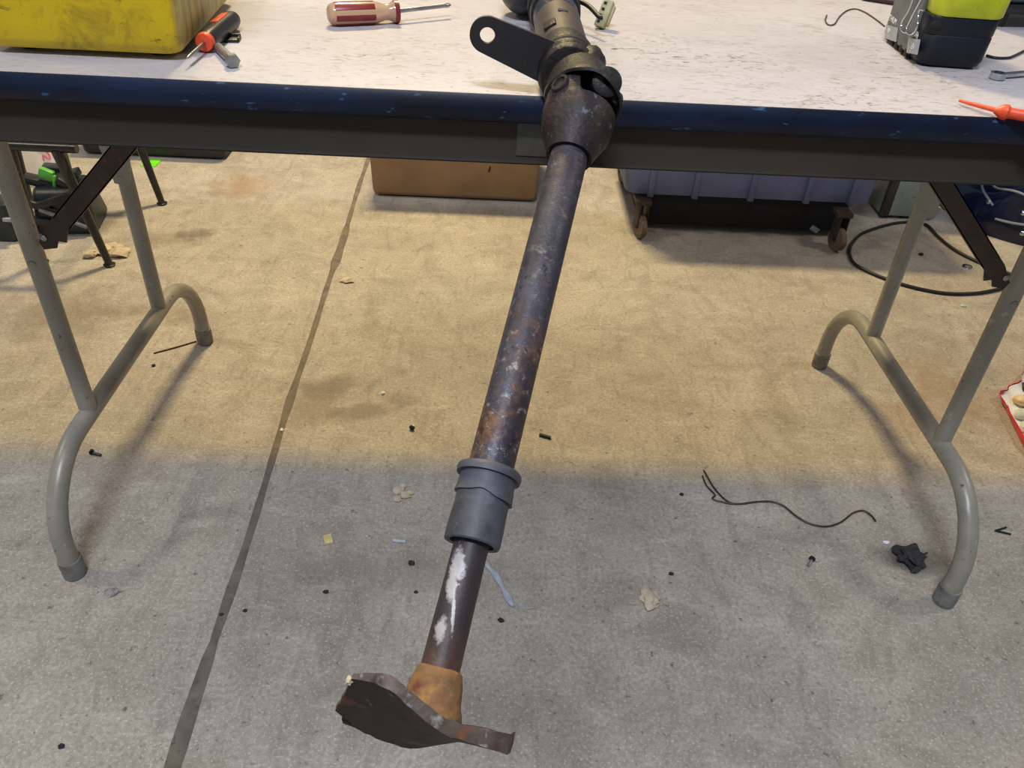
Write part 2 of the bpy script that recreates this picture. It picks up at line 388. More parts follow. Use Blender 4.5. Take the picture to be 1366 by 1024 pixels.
# ------------------------------------------------------------------ setting: floor with its sealed joint
bm = B(); n = 60
bmesh.ops.create_grid(bm, x_segments=4, y_segments=4, size=5.0)
floor = obj('floor', bm, 'floor'); floor['kind'] = 'structure'
bm = B(); L = []
ys = [-1.2+.03*i for i in range(150)]
for y in ys:
    xc = -.3665 - .0135*max(0, y) * 2.2 - (.0 if y > 0 else y*.03); xc += .004*noise.noise(V((y*3, 0, 0)))
    wd = .0065 + .0035*noise.noise(V((y*9, 5, 0))) + (.003 if noise.noise(V((y*2.3, 8, 0))) > .2 else 0)
    L.append((bm.verts.new((xc-wd, y, .0002)), bm.verts.new((xc-wd*.6, y, .0012)), bm.verts.new((xc+wd*.6+.002*noise.noise(V((y*20, 2, 0))), y, .0012)), bm.verts.new((xc+wd, y, .0002))))
for a, b in zip(L, L[1:]):
    for k in range(3): bm.faces.new((a[k], a[k+1], b[k+1], b[k]))
obj('joint_sealant', bm, 'sealant', floor)

# ------------------------------------------------------------------ folding table
TZ = .737; X0, X1, Y0, Y1 = -.871, .957, .0, .762
table = thing('folding_table', ((X0+X1)/2, .381, 0), 'long folding table with pale speckled top, navy blue edge and beige tube legs', 'table')
def rrect(x0, x1, y0, y1, r, n=6):
    o = []
    for cx, cy, a in ((x1-r, y0+r, -90), (x1-r, y1-r, 0), (x0+r, y1-r, 90), (x0+r, y0+r, 180)):
        for k in range(n+1):
            t = math.radians(a+90*k/n); o.append((cx+r*math.cos(t), cy+r*math.sin(t)))
    return o
bm = B(); prism(bm, rrect(X0, X1, Y0, Y1, .03), (0, 0, TZ-.019), V((1, 0, 0)), V((0, 1, 0)), V((0, 0, 1)), .019)
obj('tabletop', bm, 'top', table, ang=30)
bm = B(); prof = [(-.002, .0000), (.0012, .0004), (.0042, -.004), (.0058, -.010), (.0052, -.017), (.0028, -.0225), (-.004, -.0235)]
def dense(poly, step=.03):
    o = []
    for i, p in enumerate(poly):
        q = poly[(i+1) % len(poly)]; d = math.dist(p, q); k = max(1, int(d/step))
        for j in range(k): o.append((p[0]+(q[0]-p[0])*j/k, p[1]+(q[1]-p[1])*j/k))
    return o
rings = []
for off, dz in prof:
    pl = rrect(X0-off, X1+off, Y0-off, Y1+off, .03+off)
    rings.append([bm.verts.new((x, y, TZ+dz)) for x, y in pl])
nn = len(rings[0])
for a, b in zip(rings, rings[1:]):
    for k in range(nn): bm.faces.new((a[k], a[(k+1) % nn], b[(k+1) % nn], b[k]))
obj('edge_trim', bm, 'trim', table, ang=60)
# apron: folded sheet skirt round the underside with a return lip at the bottom
bm = B(); aprof = [(.006, -.019), (.006, -.058), (.0045, -.0605), (.006, -.0625), (.016, -.0625), (.016, -.0608), (.0085, -.060), (.0085, -.019)]
rings = [[bm.verts.new((x, y, TZ+dz)) for x, y in rrect(X0+i, X1-i, Y0+i, Y1-i, .026)] for i, dz in aprof]
for a, b in zip(rings, rings[1:]+rings[:1]):
    for k in range(nn): bm.faces.new((a[k], a[(k+1) % nn], b[(k+1) % nn], b[k]))
apron = obj('apron', bm, 'apron', table, ang=35)
a = at_y(690, 167, .0055); b = at_y(722, 206, .0055)
bm = B(); box(bm, ((a.x+b.x)/2+.003, .0055, (a.z+b.z)/2), (abs(b.x-a.x)+.006, .0008, .029), .0003)
st = obj('sticker', bm, 'sticker', apron); tag(st, 'small grey metallic sticker')

RT = .0138
def leg_frame(x, sgn):
    """sgn = +1 when the table centre lies toward +x"""
    yF, yB, ya, yb, hb = .0764, .6851, .2352, .5257, .1746
    pts = [V((x, yF, .0))]
    pts.append(V((x, yF, .055)))
    r = hb-.055
    for k in range(1, 9):
        t = math.radians(90*k/8); pts.append(V((x, yF+r-r*math.cos(t), hb-r+r*math.sin(t))))
    q = [V((p.x, yF+yB-p.y, p.z)) for p in pts][::-1]
    path = pts + [V((x, .30, hb)), V((x, .38, hb)), V((x, .46, hb))] + q
    bm = B(); tube(bm, path, RT, 16); part = obj('leg_frame', bm, 'leg', table)
    for y in (yF, yB):
        bm = B(); lathe(bm, [(0, .0142), (.001, .0158), (.030, .0162), (.0335, .0158), (.034, .0138)], (x, y, .0), (0, 0, 1), 20)
        obj('foot_cap', bm, 'cap', part)
    for y in (ya, yb):
        bm = B(); tube(bm, [V((x, y, hb+RT*.6)), V((x, y, .30)), V((x, y, .45)), V((x, y, .705))], [.0126, .0126, .0126, .0126], 16)
        obj('upright', bm, 'leg', part)
        # folding brace: channel strip up to the underside of the top, with a stepped lock end
        xl, zl = (x+sgn*.0175, .452) if y == ya else (x+sgn*.004, .482)
        yo = y-.004 if y == ya else y+.0165
        dr = V((sgn*.707, 0, .707)); nr = V((-sgn*.707, 0, .707)); Ln = .365
        out = [(-.004, -.004), (.010, -.014), (.020, -.010), (.026, -.0185), (.040, -.0115), (Ln, -.0115), (Ln, .0115), (.03, .0115), (.0, .006)]
        bm = B(); o_ = V((xl, yo, zl))
        prism(bm, out, o_, dr, nr, V((0, 1, 0)), .0018)
        for s_ in (-1, 1):
            prism(bm, [(.045, s_*.0115), (Ln, s_*.0115), (Ln, s_*.0100), (.045, s_*.0100)], o_, dr, nr, V((0, 1, 0)), .010)
        obj('brace', bm, 'brace', part)
        bm = B(); lathe(bm, [(-.001, .0045), (.0012, .0042), (.0022, .0024)], (xl+sgn*.004, yo, zl+.011), (0, -1, 0), 14); obj('rivet', bm, 'steel', part)
        bm = B(); lathe(bm, [(-.002, .0058), (.001, .0056), (.0026, .0034)], (x, y-.0125, .440-.012), (0, -1, 0), 16); obj('rivet', bm, 'leg', part)
        # hinge plate where the brace meets the upright
        if y == ya: continue
        bm = B(); prism(bm, [(-.0125, -.012), (.008, -.016), (.0145, -.006), (.024, .045), (.030, .12), (-.026, .12), (-.0215, .045), (-.015, .012)], V((x, y-.0146, .430)), V((sgn, 0, 0)), V((0, 0, 1)), V((0, 1, 0)), .002)
        obj('hinge_plate', bm, 'leg', part)
    bm = B(); tube(bm, [V((x, ya-.05, .700)), V((x, yb+.05, .700))], .011, 12); obj('top_rail', bm, 'leg', part)
    return part
leg_frame(-.5991, 1); leg_frame(.6864, -1)

# ------------------------------------------------------------------ steering shaft
sh = thing('steering_shaft', ROOT_SHAFT, 'rusty steering shaft with universal joint lying across the table and overhanging its edge', 'steering shaft')
bm = B(); lathe(bm, [(-.012, .0140), (.0, .0145), (.13, .0145), (.262, .0148), (.266, .0140)], SH(0), DV, 36)
obj('outer_tube', bm, 'shaft', sh)
bm = B(); lathe(bm, [(.25, .0108), (.33, .0112), (.392, .0118)], SH(0), DV, 32); obj('inner_tube', bm, 'inner', sh)
# rubber dust collar
WA = 1.5 if (DV.cross(E1)).dot(E2) > 0 else 4.9
def wav(i, a, s, r):
    return (s+.0016*math.sin(a*1+1.1)*(i in (6, 7, 8, 9, 10)) - (.0026*math.exp(-((a-WA)/.34)**2))*(i in (8, 9, 10)), r*(1+.012*math.sin(2*a+i)))
bm = B(); lathe(bm, [(.2585, .0158), (.2580, .0195), (.2592, .0206), (.2615, .0211), (.2640, .0208), (.2636, .0186), (.2660, .0181), (.2750, .0187), (.2775, .0189), (.2772, .0172), (.284, .0172),
                     (.290, .0176), (.297, .0180), (.3065, .0177), (.3075, .0170), (.3070, .0140), (.29, .0132), (.27, .0150)], SH(0), DV, 44, lambda i, a, s, r: wav(i, a, s, r), x=E1, closed=True)
obj('dust_collar', bm, 'rubber', sh, ang=28)
# socket (lower half of the joint housing) with two ears
def dgap(a, c): return abs((a-c+math.pi) % (2*math.pi)-math.pi)
def socket(i, a, s, r):
    if 5 <= i <= 9:
        k = max(0, 1-max(0, dgap(a, math.radians(125))-.50)/.16) + max(0, 1-max(0, dgap(a, math.radians(305))-.50)/.16)
        k = min(1, k); k = k*k*(3-2*k)
        s2 = {5: -.036, 6: -.0395, 7: -.0405, 8: -.0395, 9: -.034}[i]
        return (s2 - .019*k*(1 if i in (6, 7, 8) else .7), r - (.002*k if i >= 6 else 0))
    return s, r
bm = B(); lathe(bm, [(.0015, .0152), (.0025, .0178), (-.003, .0196), (-.011, .0228), (-.021, .0272), (-.036, .0289), (-.041, .0288), (-.042, .0275), (-.041, .0258), (-.034, .0252), (-.018, .0222), (-.006, .0150)],
             SH(0), DV, 72, socket, x=E1, closed=True)
so = obj('joint_socket', bm, 'castrust', sh, ang=50)
X_, Y_ = E1, DV.cross(E1)
def on_sock(deg, s, r): 
    a = math.radians(deg); return SH(s)+(X_*math.cos(a)+Y_*math.sin(a))*r, (X_*math.cos(a)+Y_*math.sin(a))
sg = 1 if Y_.dot(E2) > 0 else -1
for dg_ in (125, 305):
    p, nrm = on_sock(dg_*sg if sg > 0 else -dg_, -.0475, .0262)
    bm = B(); lathe(bm, [(-.002, .0080), (.0030, .0080), (.0042, .0072), (.0042, .0054), (.0024, .0046), (.0024, .001)], p, nrm, 24); obj('pin_boss', bm, 'castrust', so)
# cross piece inside the joint
J = SH(-.060)
bm = B(); box(bm, J+DV*.004, (.020, .018, .018), .003, Matrix((E1, E2, DV)).transposed()); tube(bm, [J+DV*.002-E1*.022, J+DV*.002+E1*.022], .0065, 14); tube(bm, [J-E2*.021, J+E2*.021], .0065, 14)
obj('joint_cross', bm, 'darkiron', sh)
# column side
CA = at_z(759, 101, .7575); CB = V((.0495, .2450, .7605)); CV = (CB-CA).normalized()
def CO(t): return CA+CV*t
CX = V((1, 0, 0)); CX = (CX-CV*CX.dot(CV)).normalized()
RIM = [-.024, -.022, -.008, -.002, .000, -.012, -.020, -.027]
def upper(i, a, s, r):
    u = (a/(2*math.pi)*8) % 8; k = int(u); f_ = u-k; f_ = f_*f_*(3-2*f_)
    if i <= 5: return s+(RIM[k]*(1-f_)+RIM[(k+1) % 8]*f_)*(1 if i <= 4 else .75)+(.0012*math.sin(5*a)), r*(1+.015*math.sin(4*a+1))
    return s, r
bm = B(); lathe(bm, [(.012, .0252), (.002, .0258), (-.0012, .0272), (.0000, .0292), (.0055, .0296), (.0085, .0278), (.022, .0272), (.036, .026), (.036, .022)], J+V((-.002, 0, -.001)), CV, 72, upper, x=CX, closed=True)
obj('upper_yoke', bm, 'darkiron', sh, ang=50)
bm = B(); lathe(bm, [(-.004, .020), (-.003, .0236), (.000, .0254), (.0030, .0256), (.0044, .0240), (.0062, .0242), (.0082, .0262), (.0122, .0266), (.0138, .0248), (.0156, .0250), (.0176, .0268), (.0226, .0266), (.0245, .0250),
                     (.030, .0258), (.042, .0256), (.052, .0246), (.060, .0236), (.061, .0205)], CA, CV, 56,
             lambda i, a, s, r: (s, r*(1+.012*math.sin(3*a+1))), x=CX)
lump(bm, CA+V((.017, .012, .006)), (.014, .026, .016), 4, .12, sub=3)
ring = obj('joint_housing', bm, 'darkiron', sh, ang=40)
# folded clip on the housing and the bolt boss on its right
p = at_d(754, 74, .655)
bm = B(); box(bm, p, (.006, .003, .022), .001, Matrix.Rotation(.5, 3, 'Y') @ Matrix.Rotation(-.9, 3, 'X')); box(bm, p+V((.006, .004, -.003)), (.010, .0025, .012), .001, Matrix.Rotation(.3, 3, 'Y') @ Matrix.Rotation(-.9, 3, 'X'))
obj('retaining_clip', bm, 'castrust', sh)
p = at_d(810, 109, .609); ax = (-ray(803, 108)+V((.25, 0, .38))).normalized()
bm = B(); lathe(bm, [(-.030, .0095), (-.004, .0122), (.0005, .0116), (.0018, .0095), (.0018, .0034), (-.006, .0030)], p, ax, 24); lathe(bm, [(-.026, .005), (.0, .0056), (.002, .0045)], p+V((.0085, 0, -.012)), ax, 14)
obj('bolt_boss', bm, 'darkiron', sh)
# bracket arm with an eye at its end
e = V((-.0154, .002, .7836)); f = V((.062, .002, .7545)); ax = (f-e).normalized(); nr = V((0, 1, 0)).cross(ax); nr = nr if nr.z > 0 else -nr
Ln = (f-e).length; outer = []; n = 40
for k in range(n):
    t = math.radians(270-180*k/(n//2-1)) if k < n//2 else None
    if t is not None: outer.append((.0145*math.cos(t), .0145*math.sin(t)))
    else:
        j = (k-n//2)/(n//2-1); w_ = .0145+.004
        x_ = Ln if .18 < j < .82 else Ln*(j/.18) if j <= .18 else Ln*(1-j)/.18
        y_ = .0145+.004*j/.18 if j <= .18 else (-(.0145+.004*(1-j)/.18) if j >= .82 else w_*(1-2*(j-.18)/.64))
        outer.append((x_, y_))
inner = [(.0062*math.cos(math.atan2(b, a)), .0062*math.sin(math.atan2(b, a))) for a, b in outer]
# hole outline ordered as the outer one, spread evenly
inner = [(.0062*math.cos(math.radians(270-360*k/n)), .0062*math.sin(math.radians(270-360*k/n))) for k in range(n)]
bm = B(); ring_plate(bm, outer, inner, e, ax, nr, V((0, 1, 0)), .0042)
obj('bracket_arm', bm, 'arm', sh, ang=30)
bm = B(); lathe(bm, [(.055, .0225), (.10, .0228), (.170, .0230), (.171, .02)], CA, CV, 40); obj('column_tube', bm, 'column', sh)
bm = B(); lathe(bm, [(.171, .0205), (.1715, .0232), (.276, .0233), (.62, .0233)], CA, CV, 40); obj('upper_column', bm, 'colblue', sh)
bm = B(); lathe(bm, [(.208, .0233), (.208, .0256), (.211, .0264), (.221, .0264), (.223, .0233)], CA, CV, 40); lathe(bm, [(.232, .0233), (.232, .0280), (.28, .0280), (.285, .0233)], CA, CV, 40)
obj('clamp_band', bm, 'black', sh)
# slot and tabs pressed in the column tube
p = CO(.088)+V((-.013, 0, .0185))
bm = B(); box(bm, p, (.012, .022, .004), .0012, Matrix.Rotation(-.55, 3, 'Y')); obj('pressed_tab', bm, 'darkiron', sh); bm = B(); box(bm, CO(.125)+V((.001, 0, .0223)), (.010, .008, .0024), .001, Matrix.Rotation(.2, 3, 'Y'))
obj('pressed_tab', bm, 'darkiron', sh)
# black shroud on the far left of the column
c = at_d(700, -12, .905); c.z = max(c.z, .770)
bm = B(); r_ = bmesh.ops.create_uvsphere(bm, u_segments=28, v_segments=16, radius=1)['verts']
for v in r_:
    d = v.co.copy(); v.co = c+V((d.x*.030, d.y*.045, d.z*.032))
    v.co.z = max(v.co.z, .7375)
box(bm, c+V((.026, -.022, -.004)), (.010, .012, .040), .003)
obj('shroud', bm, 'black', sh)
# wire and ivory plug
a = CO(.275)+V((.026, .0, .004)); b = at_z(799, 22, .7570); c = at_z(804, 23, .7570)
bm = B(); tube(bm, smooth_path([a+V((-.006, 0, 0)), (a+b)/2+V((0, 0, .002)), b, c]), .0026, 10); wire = obj('plug_wire', bm, 'cable', sh)
rz = Matrix.Rotation(-.45, 3, 'Z') @ Matrix.Rotation(.16, 3, 'Y') @ Matrix.Rotation(-.5, 3, 'X')
c = at_z(804, 40, TZ)+V((.001, .008, .0145))
bm = B(); box(bm, c, (.012, .010, .029), .0012, rz); box(bm, c+rz@V((.003, .004, .001)), (.010, .006, .022), .001, rz)
plug = obj('connector_plug', bm, 'ivory', sh); tag(plug, 'ivory plastic connector plug')
for k in range(4):
    bm = B(); box(bm, c+rz@V((-.0020, -.0048, -.0098+.0066*k)), (.0034, .001, .0030), 0, rz); obj('plug_hole', bm, 'dark', plug)
# rusty hub and the torn flange at the low end
bm = B(); lathe(bm, [(.381, .0113), (.3825, .0134), (.387, .0146), (.392, .0158), (.397, .0166), (.401, .0176), (.404, .0190), (.4085, .0200), (.4105, .0196), (.411, .0100)], SH(0), DV, 40,
             lambda i, a, s, r: (s+(-.0028+.0042*math.cos(a)+.0015*math.sin(a))*(i >= 7), r*(1+.015*math.sin(3*a+i))), x=E1)
obj('flange_hub', bm, 'hub', sh)
N_ = [(470, 905), (484, 907), (497, 911), (510, 915), (521, 920), (535, 932), (549, 946), (568, 962), (590, 978), (612, 986.5), (640, 994), (662, 1001), (676, 1005), (682, 1003)]
F_ = [(447, 948), (465, 962), (476, 971), (486, 977), (500, 984), (516, 990), (536, 996), (558, 998), (582, 994), (612, 989), (640, 995.5), (662, 1001), (675, 1004), (682, 1000)]
ZN = [.440, .438, .436, .434, .433, .432, .431, .431, .432, .434, .436, .438, .4395, .4425]
ZF = [.462, .470, .476, .481, .485, .487, .488, .487, .483, .474, .466, .461, .457, .449]
rows = []
for (a, b, zn, zf) in zip(N_, F_, ZN, ZF):
    pa, pb = at_d(a[0], a[1], zn), at_d(b[0], b[1], zf); row = []
    for j in range(7):
        t = j/6; q = pa.lerp(pb, t); q = q - DV*(.0004*math.sin(math.pi*t)) if a[0] < 600 else q
        row.append(q)
    rows.append(row)
bm = B(); grid_solid(bm, rows, None, [-DV*(.0028+.0046*min(1, i_/4)+.0024*max(0, min(1, (i_-8)/3))) for i_ in range(len(rows))])
# torn prong beside the slot at the left end
pr = [at_d(456, 958, .476), at_d(457, 964, .478), at_d(486, 977.5, .484), at_d(480, 968, .482)]
q0 = [bm.verts.new(p) for p in pr]; q1 = [bm.verts.new(p-DV*.004) for p in pr]
bm.faces.new(q0[::-1]); bm.faces.new(q1)
for k in range(4): bm.faces.new((q0[k], q0[(k+1) % 4], q1[(k+1) % 4], q1[k]))
bmesh.ops.subdivide_edges(bm, edges=[e_ for e_ in bm.edges if e_.calc_length() > .006], cuts=1, use_grid_fill=True)
for v in bm.verts: v.co += V((noise.noise(v.co*160), noise.noise(v.co*160+V((4, 0, 0))), noise.noise(v.co*160+V((0, 5, 0)))))*.0011
fl = obj('flange', bm, 'flange', sh, ang=45); fl.data.materials.append(MAT['wornedge'])
for p in fl.data.polygons:
    if abs(p.normal.dot(DV)) < .45: p.material_index = 1
tag(fl, 'dark rusted end flange with a torn slotted edge')
bm = B(); lump(bm, at_d(465, 911, .441)-DV*.0015, (.0022, .0026, .0022), 3, .5, sub=2); obj('corrosion_flake', bm, 'plaster', fl)

# ------------------------------------------------------------------ things on the table
# yellow case
cs = thing('plastic_case', (-.378, .175, TZ), 'grimy yellow plastic case with rounded corners at the left end of the table', 'case')
bm = B(); xs = (-.462, -.2860); yb = (.050, .30)
rings = []
for z, g in ((.004, -.012), (.0055, -.006), (.009, -.0025), (.015, 0), (.030, .0008), (.09, .004), (.19, .009)):
    rings.append([bm.verts.new((x+ (y-.06)*-.10*(x > -.4), y, TZ+z)) for x, y in rrect(xs[0]-g, xs[1]+g, yb[0]-g, yb[1]+g, .013, 6)])
k0 = len(rings[0]); bm.faces.new(rings[0][::-1]); bm.faces.new(rings[-1])
for a, b in zip(rings, rings[1:]):
    for k in range(k0): bm.faces.new((a[k], a[(k+1) % k0], b[(k+1) % k0], b[k]))
cb = obj('case_body', bm, 'yellow', cs, ang=50)
bm = B(); rr = [(xs[0]+.03, yb[0]+.03), (xs[1]-.03, yb[0]+.03), (xs[0]+.03, yb[1]-.03), (xs[1]-.05, yb[1]-.03)]
for x, y in rr:
    bm = B(); lathe(bm, [(0, .010), (.0052, .011)], (x, y, TZ), (0, 0, 1), 14); obj('case_foot', bm, 'black', cs)
bm = B(); prism(bm, rrect(xs[0]-.011, xs[1]+.008, yb[0]-.011, yb[1]+.011, .022), (-.012, 0, TZ+.19), V((1, 0, 0)), V((0, 1, 0)), V((0, 0, 1)), .022)
obj('case_lid', bm, 'yellow', cs)

# stubby screwdriver, black and orange
SZ = TZ+.0094; tip = at_z(250, 77, SZ-.001); hf = at_z(272, 57, SZ); he = at_z(311, 25, SZ); ax = (he-hf).normalized()
HL = (he-hf).length; SD = hf.x
sd = thing('screwdriver', V(((hf.x+he.x)/2, (hf.y+he.y)/2, TZ)), 'stubby screwdriver with a black and orange grip beside the yellow case', 'screwdriver')
bm = B(); tube(bm, [hf+ax*.004, hf.lerp(tip, .9), tip], [.0017, .0017, .0010], 10); obj('shank', bm, 'steel', sd)
bm = B(); lathe(bm, [(-.0005, .0030), (.0, .0076), (.0015, .0084), (.006, .0084), (.0062, .006)], hf, ax, 24); obj('grip_collar', bm, 'orange', sd)
def grip(i, a, s, r): return s, r*(1+.035*math.cos(6*a)*(1 <= i <= 5))
bm = B(); lathe(bm, [(.006, .0080), (.010, .0090), (.03*HL/.1, .0090), (.050*HL/.1, .0093), (.078*HL/.1, .0094), (.092*HL/.1, .0092), (.098*HL/.1, .0078), (HL, .0035)], hf, ax, 30, grip); obj('grip', bm, 'black', sd)
bm = B(); box(bm, hf+ax*HL*.62+V((-.0018, 0, .0082)), (.0078, HL*.38, .0030), .0012, Matrix.Rotation(math.atan2(-ax.x, ax.y), 3, 'Z') @ Matrix.Rotation(-.15, 3, 'Y')); obj('grip_inlay', bm, 'orange', sd)
# hex bolt and black clip
b0 = at_z(291, 63, TZ+.0040); b1 = at_z(309, 80, TZ+.0058); ax = (b1-b0).normalized()
bl = thing('hex_bolt', V((b0.x, b0.y, TZ)), 'grey hex head bolt lying near the table edge beside the stubby screwdriver', 'bolt')
bm = B(); lathe(bm, [(0, .0030), (.0015, .0042), (.018, .0042), ((b1-b0).length, .0042)], b0, ax, 18); obj('shank', bm, 'zinc', bl)
bm = B(); lathe(bm, [(-.001, .0064), (.0012, .0066), (.0052, .0066), (.0060, .0058)], b1, ax, 6); obj('bolt_head', bm, 'zinc', bl, ang=20)
p = at_z(308, 55, TZ)
bm = B()
rz = Matrix.Rotation(.15, 3, 'Z')
box(bm, p+V((0, 0, .0015)), (.016, .012, .003), .0008, rz); box(bm, p+V((.001, .0075, .003)), (.014, .002, .005), .0006, rz); box(bm, p+V((.0075, .002, .0025)), (.002, .011, .004), .0006, rz); box(bm, p+V((-.007, -.004, .0025)), (.006, .006, .0045), .0008, rz)
tag(obj('clip', bm, 'black', None, (p.x, p.y, TZ)), 'tiny black plastic clip between the stubby screwdriver and the hex bolt', 'clip')

# red and clear screwdriver
r0 = at_z(437, 19, TZ+.0115); r1 = at_z(532, 15.5, TZ+.0115); r2 = at_z(601, 6.5, TZ+.0125); ax = (r1-r0).normalized()
Ln = (r1-r0).length
rs = thing('screwdriver', V(((r0.x+r1.x)/2, (r0.y+r1.y)/2, TZ)), 'screwdriver with a clear fluted handle and dark red inlays, behind the table edge', 'screwdriver')
bm = B(); lathe(bm, [(0, .0075), (.002, .0108), (.006, .0128), (.012, .0132), (.056, .0130), (.062, .0112), (.066, .0098), (.072, .0098), (.076, .0118), (.0795, .0130), (.083, .0126), (.084, .005)], r0, ax, 36,
             lambda i, a, s, r: (s*Ln/.084, .84*r*(1-.045*(math.cos(6*a) > .3)*(2 <= i <= 5)))); obj('grip', bm, 'clear', rs)
x_, y_, _ = frame(ax)
for k in range(6):
    a = 2*math.pi*(k+.25)/6; nr = x_*math.cos(a)+y_*math.sin(a); tn = ax.cross(nr)
    bm = B(); box(bm, r0+ax*.031*Ln/.084+nr*.0107, (.046*Ln/.084, .0062, .0014), .0005, Matrix((ax, tn, nr)).transposed()); obj('grip_inlay', bm, 'red', rs)
bm = B(); lathe(bm, [(Ln*.925, .0095), (Ln*.928, .0113), (Ln*.99, .0113), (Ln*.995, .0095)], r0, ax, 30); obj('grip_ring', bm, 'red', rs)
bm = B(); tube(bm, [r1-ax*.01, r1.lerp(r2, .88), r1.lerp(r2, .95), r2], [.0023, .0023, .0026, .0010], 12); obj('shank', bm, 'steel', rs)

# battery-powered lime tool standing on its battery
bt = thing('cordless_tool', (.52, .24, TZ), 'lime green cordless tool standing on its charcoal battery at the right of the table', 'power tool')
BH = at_y(1270, 21, .160).z-TZ
A_ = [at_z(1182, 54, TZ), at_z(1221, 89, TZ), at_z(1312, 97, TZ)]
fx = (A_[2]-A_[1]); W_ = fx.length; Y_b = (A_[0]-A_[1]).normalized(); X_b = V((Y_b.y, -Y_b.x, 0)); D_ = (A_[0]-A_[1]).length+.008
ctr = A_[1]+X_b*W_/2+Y_b*D_/2
def ringb(z, gx0, gx1, gy, r=.012, n=5):
    return [ctr+X_b*x+Y_b*y+V((0, 0, z)) for x, y in rrect(-W_/2-gx0, W_/2+gx1, -D_/2-gy, D_/2+gy, r, n)]
def loft(bm, rs_):
    R_ = [[bm.verts.new(p) for p in q] for q in rs_]; k0 = len(R_[0])
    bm.faces.new(R_[0][::-1]); bm.faces.new(R_[-1])
    for a, b in zip(R_, R_[1:]):
        for k in range(k0): bm.faces.new((a[k], a[(k+1) % k0], b[(k+1) % k0], b[k]))
bm = B(); loft(bm, [ringb(.0, -.006, -.006, -.006), ringb(.003, -.002, -.002, -.002), ringb(.008, 0, 0, 0), ringb(.030, .0005, .0012, .001), ringb(.031, -.0003, .0004, .0003), ringb(.0325, .0005, .0012, .001), ringb(BH-.002, .001, .002, .002), ringb(BH, .0, .001, .001)])
bat = obj('battery', bm, 'navy', bt, ang=50); tag(bat, 'charcoal battery pack with a grey labelled side')
# grey latch side on the left of the pack
LX = -W_/2-.0045
def sidept(u, z, off=0.0): return ctr+X_b*(LX-off+.0038)+Y_b*(-D_/2+u*D_)+V((0, 0, z))
XL_, ZL = -Y_b, V((0, 0, 1)); NL = -X_b
def sideplate(u0, u1, z0, z1, th, m, name, par, off=0):
    bm = B(); o = [sidept(u0, z0, off), sidept(u1, z0, off), sidept(u1, z1, off), sidept(u0, z1, off)]
    a = [bm.verts.new(p) for p in o]; b = [bm.verts.new(p+NL*th) for p in o]
    bm.faces.new(a[::-1]); bm.faces.new(b)
    for k in range(4): bm.faces.new((a[k], a[(k+1) % 4], b[(k+1) % 4], b[k]))
    bmesh.ops.bevel(bm, geom=list(bm.edges), offset=th*.3, segments=1, affect='EDGES')
    return obj(name, bm, m, par)
sideplate(.20, .98, .006, .085, .004, 'grey', 'latch_panel', bt, -.002)
def on_side(px, py, off=.0):
    d = ray(px, py); o_ = ctr+X_b*(LX-off); return CAM + d*((o_-CAM).dot(X_b)/d.dot(X_b))
def sidequad(pxs, th, m, name, off):
    bm = B(); o = [on_side(x, y, off) for x, y in pxs]; a = [bm.verts.new(p) for p in o]; b = [bm.verts.new(p+NL*th) for p in o]
    bm.faces.new(a[::-1]); bm.faces.new(b)
    for k in range(4): bm.faces.new((a[k], a[(k+1) % 4], b[(k+1) % 4], b[k]))
    return obj(name, bm, m, bt)
sidequad(((1181, 51), (1196, 56), (1198, 37), (1183, 33)), .0008, 'labelgrey', 'label_panel', -.0014)
sidequad(((1210, 70), (1224, 73), (1228, 53), (1213, 50)), .0008, 'labelgrey', 'label_panel', -.0014)
bm = B()
for k in range(5): box(bm, sidept(.28+.15*k, .006, -.001), (.006, .010, .008), .001, Matrix((X_b, Y_b, ZL)).transposed())
obj('grip_notch', bm, 'dark', bt)
TX = -Y_b; TY = V((0, 0, 1))
for body, px, py, sz in (('LITHIUM', 1190, 26, .0085), ('18V', 1185, 41, .0065), ('4Ah', 1222, 46, .0085), ('18V', 1217, 62, .0085)):
    text(bt, body, on_side(px, py, -.0014 if body in ('LITHIUM', '4Ah') else -.0003), TX, TY, sz, 'white')
# lime tool foot above the battery
bm = B(); loft(bm, [ringb(BH, -.002, .001, .0025), ringb(BH+.002, -.001, .003, .0035), ringb(.068, .0, .004, .004), ringb(.085, -.003, .002, .002), ringb(.13, -.012, -.010, -.02)])
obj('tool_foot', bm, 'lime', bt, ang=50)
p = at_y(1238, 33, ctr.y-D_/2+.010)
bm = B(); lathe(bm, [(-.004, .0050), (.0012, .0050), (.0018, .004)], V((A_[1].x+.006, A_[1].y-.002, TZ+.040)), -Y_b-X_b*.3, 16); obj('screw_recess', bm, 'dark', bt)
# bent wire belt hook hanging on the tool
def wp(l_, off): return smooth_path([on_side(x, y, off) for x, y in l_], 4)
bm = B(); tube(bm, wp(((1221, -8), (1212, 15), (1204, 28), (1202, 37), (1206, 43), (1214, 44), (1220, 45)), .001), .0011, 8)
tube(bm, wp(((1233, -8), (1222, 12), (1213, 30), (1209, 40), (1214, 46), (1220, 43), (1224, 34), (1225, 20), (1228, 13), (1233, 14)), .0034), .0011, 8)
tag(obj('belt_hook', bm, 'chrome', bt), 'bright bent wire hook')
